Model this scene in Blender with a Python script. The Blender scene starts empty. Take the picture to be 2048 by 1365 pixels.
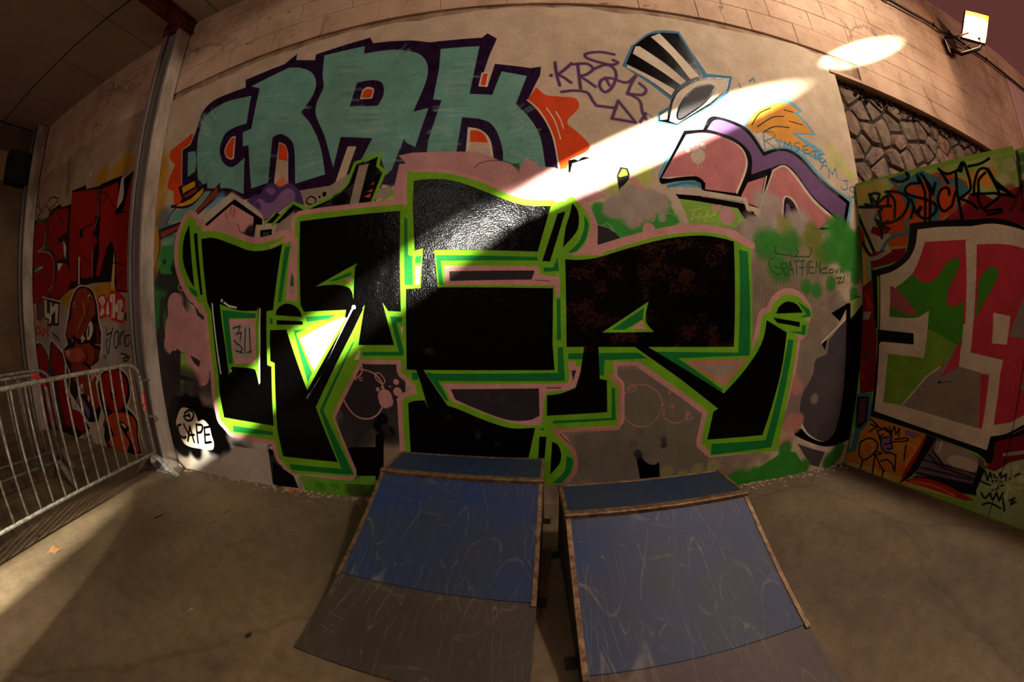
import bpy, bmesh, math, random
import numpy as np
from mathutils import Vector, Matrix
random.seed(7)
C = bpy.context.scene.collection
SC = bpy.context.scene
R = math.radians

# ------------------------------------------------------------------ camera, light, exposure
cd = bpy.data.cameras.new('camera')
cam = bpy.data.objects.new('camera', cd)
C.objects.link(cam)
SC.camera = cam
EYE = Vector((0, 0, 1.441))
cam.matrix_world = Matrix.Translation(EYE) @ Matrix([[0.999059, 0.025125, 0.035352], [0.032965, 0.089795, -0.995415], [-0.028184, 0.995643, 0.088883]]).to_4x4()
cd.type = 'PANO'
cd.sensor_fit = 'HORIZONTAL'
cd.sensor_width = 36.0
cd.sensor_height = 24.0
POLY = [0.0, 0.0870897, -5.62646e-05, -5.59746e-05, 9.91274e-07]           # stereographic 8 mm class fisheye: angle against radius in mm
cc = cd if hasattr(cd, 'panorama_type') else cd.cycles
cc.panorama_type = 'FISHEYE_LENS_POLYNOMIAL'
cc.fisheye_fov = R(200)
for i, k in enumerate(POLY):
    setattr(cc, 'fisheye_polynomial_k%d' % i, -k)
cd.clip_start = 0.05
cd.clip_end = 200

SC.view_settings.view_transform = 'Standard'
SC.view_settings.look = 'None'
SC.view_settings.gamma = 1
SC.view_settings.exposure = 0.0
SC.view_settings.use_curve_mapping = False

wd = bpy.data.worlds.new('night_sky')
SC.world = wd
wd.use_nodes = True
bg = wd.node_tree.nodes['Background']
bg.inputs[0].default_value = (0.115, 0.036, 0.031, 1)   # town glow on a night sky
bg.inputs[1].default_value = 0.95


def aim(o, target):
    d = Vector(target) - o.location
    o.rotation_euler = d.to_track_quat('-Z', 'Y').to_euler()


def area(name, loc, target, size, power, col, spread=180):
    l = bpy.data.lights.new(name, 'AREA')
    l.shape = 'RECTANGLE'
    l.size, l.size_y = size
    l.energy = power
    l.color = col
    l.spread = R(spread)
    o = bpy.data.objects.new(name, l)
    C.objects.link(o)
    o.location = loc
    aim(o, target)
    return o


def beam(name, src, a, b, half_width, power, col, blend=0.15, radius=0.01):
    """A flat fan of light from src that meets the line a-b; half_width in metres at its middle."""
    src, a, b = Vector(src), Vector(a), Vector(b)
    da, db = (a - src).normalized(), (b - src).normalized()
    axis = (da + db).normalized()
    half = da.angle(db) / 2
    x = (db - da).normalized()
    z = -axis
    y = z.cross(x).normalized()
    x = y.cross(z).normalized()
    dist = ((a + b) / 2 - src).length
    l = bpy.data.lights.new(name, 'SPOT')
    l.energy = power
    l.color = col
    l.spot_size = 2 * half
    l.spot_blend = blend
    l.shadow_soft_size = radius
    o = bpy.data.objects.new(name, l)
    C.objects.link(o)
    thin = (half_width / dist) / math.tan(half)
    o.matrix_world = Matrix.Translation(src) @ Matrix((x, y, z)).transposed().to_4x4() @ Matrix.Diagonal((1, thin, 1, 1))
    return o


area('hall_lamp', (4.0, -0.1, 5.9), (0.6, 2.2, 2.5), (0.5, 0.5), 185, (1.0, 0.81, 0.65))
area('back_fill', (-2.0, -4.5, 4.4), (-1.6, 2.2, 1.5), (1.0, 0.6), 33, (1.0, 0.92, 0.80))  # added fill light behind the camera, no lamp of the place
area('side_fill', (9.0, -2.0, 5.6), (6.5, 2.2, 3.6), (0.6, 0.6), 60, (1.0, 0.66, 0.52))  # second added fill, unseen, aimed at the blockwork on the right
SRC = (-0.9, -4.5, 2.6)
beam('light_slit', SRC, (-4.35, 2.2, -0.42), (0.5, 2.2, 2.5), 0.25, 9500, (1.0, 0.95, 0.84), 1.0)
beam('light_slit', SRC, (-0.55, 2.2, 1.88), (2.88, 2.2, 3.64), 0.185, 20000, (1.0, 0.94, 0.84), 0.8)
beam('light_slit', SRC, (2.85, 2.2, 3.76), (4.95, 2.2, 4.9), 0.16, 17000, (1.0, 0.93, 0.82), 0.5)
beam('floor_slit', (-0.6, -3.0, 4.6), (-3.66, 1.75, 0.0), (-2.75, -0.9, 0.0), 0.30, 6000, (1.0, 0.93, 0.74), 1.0)
beam('floor_slit', (-0.6, -3.0, 4.6), (-3.9, 1.75, 0.0), (-2.2, -1.2, 0.0), 0.60, 700, (1.0, 0.88, 0.68), 0.25)

# ------------------------------------------------------------------ helpers


def link(o, parent=None):
    C.objects.link(o)
    if parent is not None:
        o.parent = parent
    return o


def obj(name, bm, m, parent=None, smooth=False, mods=None):
    me = bpy.data.meshes.new(name)
    bm.normal_update()
    bm.to_mesh(me)
    bm.free()
    if smooth:
        for p in me.polygons:
            p.use_smooth = True
    if isinstance(m, (list, tuple)):
        for q in m:
            me.materials.append(q)
    elif m:
        me.materials.append(m)
    return link(bpy.data.objects.new(name, me), parent)


def tag(o, label=None, cat=None, group=None, kind=None):
    if label:
        o['label'] = label
    if cat:
        o['category'] = cat
    if group:
        o['group'] = group
    if kind:
        o['kind'] = kind
    return o


def empty(name, loc=(0, 0, 0), rz=0):
    o = bpy.data.objects.new(name, None)
    C.objects.link(o)
    o.location = loc
    o.rotation_euler = (0, 0, rz)
    o.empty_display_size = 0.1
    return o


def box(bm, a, b, bev=0.0):
    a, b = Vector(a), Vector(b)
    g = bmesh.ops.create_cube(bm, size=1)
    vs = g['verts']
    c = (a + b) / 2
    s = b - a
    for v in vs:
        v.co = Vector((v.co.x * s.x, v.co.y * s.y, v.co.z * s.z)) + c
    if bev > 0:
        es = list({e for v in vs for e in v.link_edges})
        bmesh.ops.bevel(bm, geom=es, offset=bev, segments=1, affect='EDGES')
    return bm


def nb():
    return bmesh.new()


def tube(bm, pts, r, n=10, cap=True):
    """Round tube along a polyline."""
    pts = [Vector(p) for p in pts]
    rings = []
    up = Vector((0, 0, 1))
    for i, p in enumerate(pts):
        t = (pts[min(i + 1, len(pts) - 1)] - pts[max(i - 1, 0)]).normalized()
        u = up if abs(t.dot(up)) < 0.95 else Vector((1, 0, 0))
        a = t.cross(u).normalized()
        b = t.cross(a).normalized()
        rings.append([bm.verts.new(p + a * r * math.cos(2 * math.pi * k / n) + b * r * math.sin(2 * math.pi * k / n)) for k in range(n)])
    for i in range(len(rings) - 1):
        for k in range(n):
            f = bm.faces.new((rings[i][k], rings[i][(k + 1) % n], rings[i + 1][(k + 1) % n], rings[i + 1][k]))
            f.smooth = True
    if cap:
        bm.faces.new(rings[0][::-1])
        bm.faces.new(rings[-1])
    return bm


def prism(bm, poly, axis, a, b):
    """poly: 2D outline; extruded along axis between a and b. axis 'x': poly=(y,z); 'y': (x,z); 'z': (x,y)."""
    def P(p, t):
        return {'x': (t, p[0], p[1]), 'y': (p[0], t, p[1]), 'z': (p[0], p[1], t)}[axis]
    A = [bm.verts.new(P(p, a)) for p in poly]
    B_ = [bm.verts.new(P(p, b)) for p in poly]
    n = len(poly)
    bm.faces.new(A)
    bm.faces.new(B_[::-1])
    for i in range(n):
        bm.faces.new((A[i], B_[i], B_[(i + 1) % n], A[(i + 1) % n]))
    bmesh.ops.recalc_face_normals(bm, faces=bm.faces[-(n + 2):] if False else bm.faces[:])
    return bm


# ------------------------------------------------------------------ materials


class NT:
    def __init__(s, name):
        s.m = bpy.data.materials.new(name)
        s.m.use_nodes = True
        s.t = s.m.node_tree
        s.b = s.t.nodes['Principled BSDF']

    def n(s, typ, **kw):
        o = s.t.nodes.new(typ)
        for k, v in kw.items():
            if k.startswith('i_'):
                o.inputs[k[2:].replace('_', ' ')].default_value = v
            else:
                setattr(o, k, v)
        return o

    def l(s, a, b):
        s.t.links.new(a, b)

    def noise(s, scale, detail=6, rough=0.6, vec=None, out='Fac'):
        o = s.n('ShaderNodeTexNoise')
        o.inputs['Scale'].default_value = scale
        o.inputs['Detail'].default_value = detail
        o.inputs['Roughness'].default_value = rough
        if vec is not None:
            s.l(vec, o.inputs['Vector'])
        return o.outputs[out]

    def ramp(s, fac, *stops):
        o = s.n('ShaderNodeValToRGB')
        e = o.color_ramp.elements
        while len(e) < len(stops):
            e.new(0.5)
        for q, (p, c) in zip(e, stops):
            q.position = p
            q.color = (*c, 1) if len(c) == 3 else c
        s.l(fac, o.inputs[0])
        return o.outputs[0]

    def mix(s, fac, a, b, mode='MIX'):
        o = s.n('ShaderNodeMix', data_type='RGBA', blend_type=mode)
        for sock, v in ((o.inputs[0], fac), (o.inputs[6], a), (o.inputs[7], b)):
            if isinstance(v, (int, float)):
                sock.default_value = v
            elif isinstance(v, tuple):
                sock.default_value = (*v, 1)
            else:
                s.l(v, sock)
        return o.outputs[2]

    def bump(s, h, strength=0.3, dist=0.01, norm=None):
        o = s.n('ShaderNodeBump')
        o.inputs['Strength'].default_value = strength
        o.inputs['Distance'].default_value = dist
        s.l(h, o.inputs['Height'])
        if norm is not None:
            s.l(norm, o.inputs['Normal'])
        s.l(o.outputs[0], s.b.inputs['Normal'])
        return o.outputs[0]

    def coord(s, which='Object', scale=None):
        o = s.n('ShaderNodeTexCoord').outputs[which]
        if scale:
            mp = s.n('ShaderNodeMapping')
            mp.inputs['Scale'].default_value = scale
            s.l(o, mp.inputs['Vector'])
            return mp.outputs[0]
        return o

    def pos(s, scale=None):
        o = s.n('ShaderNodeNewGeometry').outputs['Position']
        if scale:
            mp = s.n('ShaderNodeMapping')
            mp.inputs['Scale'].default_value = scale
            s.l(o, mp.inputs['Vector'])
            return mp.outputs[0]
        return o


def lin(c):
    return tuple(((v / 255) / 12.92 if v / 255 <= 0.04045 else ((v / 255 + 0.055) / 1.055) ** 2.4) for v in c)


def mat(name, c, rough=0.7, metal=0.0, var=0.25, scale=8, bump=0.15, bscale=40, c2=None, spec=0.5, stretch=None):
    """Two-tone noisy surface: base colour c with patches of c2."""
    t = NT(name)
    v = t.pos(stretch) if stretch else t.pos()
    n = t.noise(scale, 8, 0.65, v)
    c = lin(c)
    c2 = lin(c2) if c2 else tuple(x * (1 - var) for x in c)
    t.l(t.ramp(n, (0.35, c2), (0.62, c)), t.b.inputs['Base Color'])
    t.b.inputs['Roughness'].default_value = rough
    t.b.inputs['Metallic'].default_value = metal
    t.b.inputs['Specular IOR Level'].default_value = spec
    if bump:
        t.bump(t.noise(bscale, 4, 0.6, v), bump, 0.01)
    return t.m


# ------------------------------------------------------------------ paint: shapes in wall millimetres drawn into a picture
PAL = dict(greentag=(40, 96, 34), plaster=(206, 186, 158), cream=(226, 212, 186), creamd=(205, 190, 165), black=(2, 2, 2), lime=(124, 192, 34), greend=(24, 128, 56), pink=(216, 158, 152), pinkl=(240, 205, 195),
    pink2=(205, 152, 150), pink3=(208, 140, 124), wash=(146, 130, 112), washl=(168, 154, 136), washd=(112, 96, 80), washg=(122, 116, 100), grayp=(206, 198, 184), smoke=(60, 56, 54), smoke2=(44, 40, 42), smokel=(96, 84, 74),
    ochre=(190, 140, 30), bluesp=(70, 110, 160), greensp=(60, 150, 70), dksp=(34, 28, 32), orange=(226, 76, 24), orangel=(236, 120, 60), dpurp=(40, 20, 50), dpurp2=(84, 46, 96), teal=(116, 172, 156), tealp=(144, 186, 166), teald=(100, 158, 144),
    blue=(70, 130, 160), ltblue=(110, 176, 200), gray2=(60, 58, 60), gray3=(82, 74, 76), gray4=(150, 138, 124), hair=(232, 160, 60), violet=(118, 84, 130), rose=(204, 126, 124), limesp=(190, 206, 90), limed=(140, 190, 70),
    greens=(60, 160, 60), greens2=(56, 140, 44), greensd=(40, 110, 50), greenw=(110, 180, 50), graysp=(176, 164, 150), dkgray=(52, 46, 48), tagy=(196, 204, 110), olive=(130, 140, 50), limew=(176, 200, 110), yel=(226, 172, 30),
    rust=(150, 66, 30), lilac=(170, 130, 170), vio2=(84, 62, 112), vio3=(142, 106, 150), white=(240, 240, 232), redor=(158, 28, 12), yelc=(214, 180, 110), grape=(84, 50, 80), lgray=(168, 160, 150), grayg=(120, 116, 96),
    redt=(196, 40, 36), brown=(150, 58, 30), brownl=(196, 120, 60), brownd=(84, 30, 18), nose=(190, 90, 70), oran2=(214, 84, 26), oran3=(214, 140, 40), oranl=(230, 110, 30), wall2=(190, 170, 150), tealb=(70, 130, 140), wine=(128, 20, 34),
    winel=(160, 50, 60), wined=(70, 14, 24), redd=(180, 30, 24), ink=(20, 18, 20), rose2=(208, 62, 76), green2=(70, 150, 30), rosed=(170, 92, 92), green3=(124, 170, 50), yelsp=(214, 190, 90), vio4=(112, 90, 104), white2=(226, 220, 214),
    mint=(160, 184, 120))


class Canvas:
    def __init__(s, x0, x1, z0, z1, ppm, base):
        s.x0, s.z0, s.ppm = x0, z0, ppm
        s.w, s.h = int((x1 - x0) * ppm), int((z1 - z0) * ppm)
        s.a = np.empty((s.h, s.w, 3), np.float32)
        s.a[:] = np.array(base, np.float32) / 255
        s.ids = {}
        rs = np.random.RandomState(3)
        s.grain = s.field(rs, 40)
        s.fine = s.field(rs, 5)

    def field(s, rs, cell):
        gh, gw = s.h // cell + 3, s.w // cell + 3
        g = rs.rand(gh, gw).astype(np.float32)
        ys = np.arange(s.h) / cell
        xs = np.arange(s.w) / cell
        yi, xi = ys.astype(int), xs.astype(int)
        fy, fx = (ys - yi)[:, None], (xs - xi)[None]
        fy, fx = fy * fy * (3 - 2 * fy), fx * fx * (3 - 2 * fx)
        g00, g01 = g[yi][:, xi], g[yi][:, xi + 1]
        g10, g11 = g[yi + 1][:, xi], g[yi + 1][:, xi + 1]
        return ((g00 * (1 - fx) + g01 * fx) * (1 - fy) + (g10 * (1 - fx) + g11 * fx) * fy).astype(np.float32)

    def parse(s, words, closed):
        P = []
        for w in words:
            sm = w.endswith('~')
            a, b = w.rstrip('~').split(',')
            P.append(((float(a) / 1000 - s.x0) * s.ppm, (float(b) / 1000 - s.z0) * s.ppm, sm))
        n = len(P)
        out = []
        for i in range(n if closed else n - 1):
            p1, p2 = P[i], P[(i + 1) % n]
            out.append((p1[0], p1[1]))
            if p1[2] or p2[2]:
                p0 = P[(i - 1) % n] if (closed or i > 0) else p1
                p3 = P[(i + 2) % n] if (closed or i + 2 < n) else p2
                m1 = ((p2[0] - p0[0]) / 2, (p2[1] - p0[1]) / 2) if p1[2] else (p2[0] - p1[0], p2[1] - p1[1])
                m2 = ((p3[0] - p1[0]) / 2, (p3[1] - p1[1]) / 2) if p2[2] else (p2[0] - p1[0], p2[1] - p1[1])
                for k in range(1, 6):
                    t = k / 6
                    h00, h10 = 2 * t ** 3 - 3 * t * t + 1, t ** 3 - 2 * t * t + t
                    h01, h11 = -2 * t ** 3 + 3 * t * t, t ** 3 - t * t
                    out.append(tuple(h00 * p1[j] + h10 * m1[j] + h01 * p2[j] + h11 * m2[j] for j in (0, 1)))
        if not closed:
            out.append(P[-1][:2])
        return np.array(out, np.float64)

    def blend(s, y0, y1, x0, x1, cov, col):
        c = np.array(PAL[col], np.float32) / 255
        r = s.a[y0:y1, x0:x1]
        r += (c - r) * cov[..., None].astype(np.float32)

    def poly(s, P, col):
        x0, x1 = int(max(0, P[:, 0].min() - 2)), int(min(s.w, P[:, 0].max() + 3))
        y0, y1 = int(max(0, P[:, 1].min() - 2)), int(min(s.h, P[:, 1].max() + 3))
        if x1 <= x0 or y1 <= y0:
            return
        W_, H_ = x1 - x0, y1 - y0
        SS = 3
        acc = np.zeros((H_ * SS, W_ + 2), np.float64)
        ax, ay = P[:, 0], P[:, 1]
        bx, by = np.roll(ax, -1), np.roll(ay, -1)
        ysub = y0 + (np.arange(H_ * SS) + 0.5) / SS
        rows, xs = [], []
        for i in range(len(ax)):
            lo, hi = (ay[i], by[i]) if ay[i] < by[i] else (by[i], ay[i])
            a = np.searchsorted(ysub, lo)
            b = np.searchsorted(ysub, hi)
            if b > a:
                yy = ysub[a:b]
                rows.append(np.arange(a, b))
                xs.append(ax[i] + (yy - ay[i]) * (bx[i] - ax[i]) / (by[i] - ay[i]))
        if not rows:
            return
        rows = np.concatenate(rows)
        xs = np.clip(np.concatenate(xs) - x0, 0, W_)
        o = np.lexsort((xs, rows))
        rows, xs = rows[o], xs[o]
        sign = np.where(np.arange(len(rows)) % 2 == 0, 1.0, -1.0)
        xi = xs.astype(int)
        fr = xs - xi
        np.add.at(acc, (rows, xi), sign * (1 - fr))
        np.add.at(acc, (rows, xi + 1), sign * fr)
        cov = np.cumsum(acc, 1)[:, :W_].reshape(H_, SS, W_).mean(1)
        s.blend(y0, y1, x0, x1, np.clip(cov, 0, 1), col)

    def stroke(s, P, w, soft, col):
        r = w / 2
        m = r + soft + 2
        x0, x1 = int(max(0, P[:, 0].min() - m)), int(min(s.w, P[:, 0].max() + m + 1))
        y0, y1 = int(max(0, P[:, 1].min() - m)), int(min(s.h, P[:, 1].max() + m + 1))
        if x1 <= x0 or y1 <= y0:
            return
        d2 = np.full((y1 - y0, x1 - x0), 1e9, np.float32)
        for i in range(len(P) - 1 if len(P) > 1 else 1):
            ax, ay = P[i]
            bx, by = P[min(i + 1, len(P) - 1)]
            u0, u1 = int(max(x0, min(ax, bx) - m)), int(min(x1, max(ax, bx) + m + 1))
            v0, v1 = int(max(y0, min(ay, by) - m)), int(min(y1, max(ay, by) + m + 1))
            if u1 <= u0 or v1 <= v0:
                continue
            X = (np.arange(u0, u1) + 0.5)[None].astype(np.float32) - ax
            Y = (np.arange(v0, v1) + 0.5)[:, None].astype(np.float32) - ay
            dx, dy = bx - ax, by - ay
            L = dx * dx + dy * dy
            t = np.clip((X * dx + Y * dy) / L, 0, 1) if L > 1e-9 else 0
            q = (X - t * dx) ** 2 + (Y - t * dy) ** 2
            sub = d2[v0 - y0:v1 - y0, u0 - x0:u1 - x0]
            np.minimum(sub, q, out=sub)
        d = np.sqrt(d2)
        e = max(soft, 0.6)
        cov = np.clip((r + e - d) / (2 * e), 0, 1)
        s.blend(y0, y1, x0, x1, cov, col)

    def spray(s, p, r, a, col):
        m = r * 1.5
        x0, x1 = int(max(0, p[0] - m)), int(min(s.w, p[0] + m + 1))
        y0, y1 = int(max(0, p[1] - m)), int(min(s.h, p[1] + m + 1))
        if x1 <= x0 or y1 <= y0:
            return
        X = (np.arange(x0, x1) - p[0])[None] / r
        Y = (np.arange(y0, y1) - p[1])[:, None] / r
        g = s.grain[y0:y1, x0:x1]
        d = np.sqrt(X * X + Y * Y) + (g - 0.5) * 0.5
        cov = a * np.clip((1.15 - d) / 0.5, 0, 1)
        cov = cov * cov * (3 - 2 * cov) if a >= 1 else cov
        s.blend(y0, y1, x0, x1, cov, col)

    def draw(s, text):
        for line in text.strip().split('\n'):
            w = line.split()
            op = w[0]
            if op == 'I':
                s.ids[w[1]] = s.parse(w[2:], True)
            elif op == 'P':
                s.poly(s.parse(w[2:], True), w[1])
            elif op == 'K':
                for k in w[2:]:
                    s.poly(s.ids[k], w[1])
            elif op == 'S':
                s.stroke(s.parse(w[4:], False), float(w[2]) / 1000 * s.ppm, float(w[3]) / 1000 * s.ppm, w[1])
            elif op == 'D':
                s.stroke(s.parse(w[3:], False), float(w[2]) / 500 * s.ppm, 0, w[1])
            elif op == 'B':
                for q in w[4:]:
                    s.spray(s.parse([q], False)[0], float(w[2]) / 1000 * s.ppm, float(w[3]), w[1])
            elif op == 'O':
                k = s.ids[w[5]] + np.array([float(w[3]), float(w[4])]) / 1000 * s.ppm
                s.poly(k, w[1])
                s.stroke(np.vstack([k, k[:1]]), float(w[2]) / 1000 * s.ppm, 0, w[1])
            elif op == 'N':
                k = s.parse(w[2:], True)
                x0, x1 = int(k[:, 0].min()), int(k[:, 0].max())
                y0, y1 = int(k[:, 1].min()), int(k[:, 1].max())
                g = s.grain[y0:y1, x0:x1] * 0.6 + s.fine[y0:y1, x0:x1] * 0.4
                r = s.a[y0:y1, x0:x1]
                dark = (r.sum(2) < 0.25)
                c = np.clip((g - 0.52) * 2.2, 0, 0.45) * dark
                r += (np.array((96, 44, 26), np.float32) / 255 - r) * c[..., None]

    def image(s, name):
        m = (1 + (s.grain - 0.5) * 0.10 + (s.fine - 0.5) * 0.07)[..., None]
        s.a = np.clip(s.a * m, 0, 1)
        im = bpy.data.images.new(name, s.w, s.h, alpha=False)
        px = np.ones((s.h, s.w, 4), np.float32)
        px[..., :3] = s.a
        im.pixels.foreach_set(px.ravel())
        im.update()
        im.pack()
        return im


def painted(name, canvas, rough=0.6, axis=('X', 'Z'), gloss=0.2):
    """Wall paint: the drawn picture by the mesh's own uv, with trowel marks and glossier black enamel."""
    t = NT(name)
    im = t.n('ShaderNodeTexImage')
    im.image = canvas.image(name)
    im.extension = 'EXTEND'
    uv = t.n('ShaderNodeUVMap')
    uv.uv_map = 'UVMap'
    t.l(uv.outputs[0], im.inputs[0])
    v = t.pos()
    dirt = t.ramp(t.noise(1.7, 9, 0.7, v), (0.3, (0.80, 0.77, 0.72)), (0.6, (1, 1, 1)))
    col = t.mix(1.0, im.outputs[0], dirt, 'MULTIPLY')
    t.l(col, t.b.inputs['Base Color'])
    bw = t.n('ShaderNodeRGBToBW')
    t.l(im.outputs[0], bw.inputs[0])
    rr = t.n('ShaderNodeMapRange')
    t.l(bw.outputs[0], rr.inputs['Value'])
    rr.inputs['From Min'].default_value = 0.004
    rr.inputs['From Max'].default_value = 0.06
    rr.inputs['To Min'].default_value = gloss
    rr.inputs['To Max'].default_value = rough + 0.15
    t.l(rr.outputs[0], t.b.inputs['Roughness'])
    a = t.n('ShaderNodeMath', operation='ADD')
    b = t.n('ShaderNodeMath', operation='MULTIPLY')
    t.l(t.noise(95, 1.0, 0.6, v), b.inputs[0])
    b.inputs[1].default_value = 0.42
    t.l(b.outputs[0], a.inputs[0])
    t.l(t.noise(9, 2, 0.5, v), a.inputs[1])
    t.bump(a.outputs[0], 0.7, 0.006)
    t.b.inputs['Specular IOR Level'].default_value = 0.14
    return t.m


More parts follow.
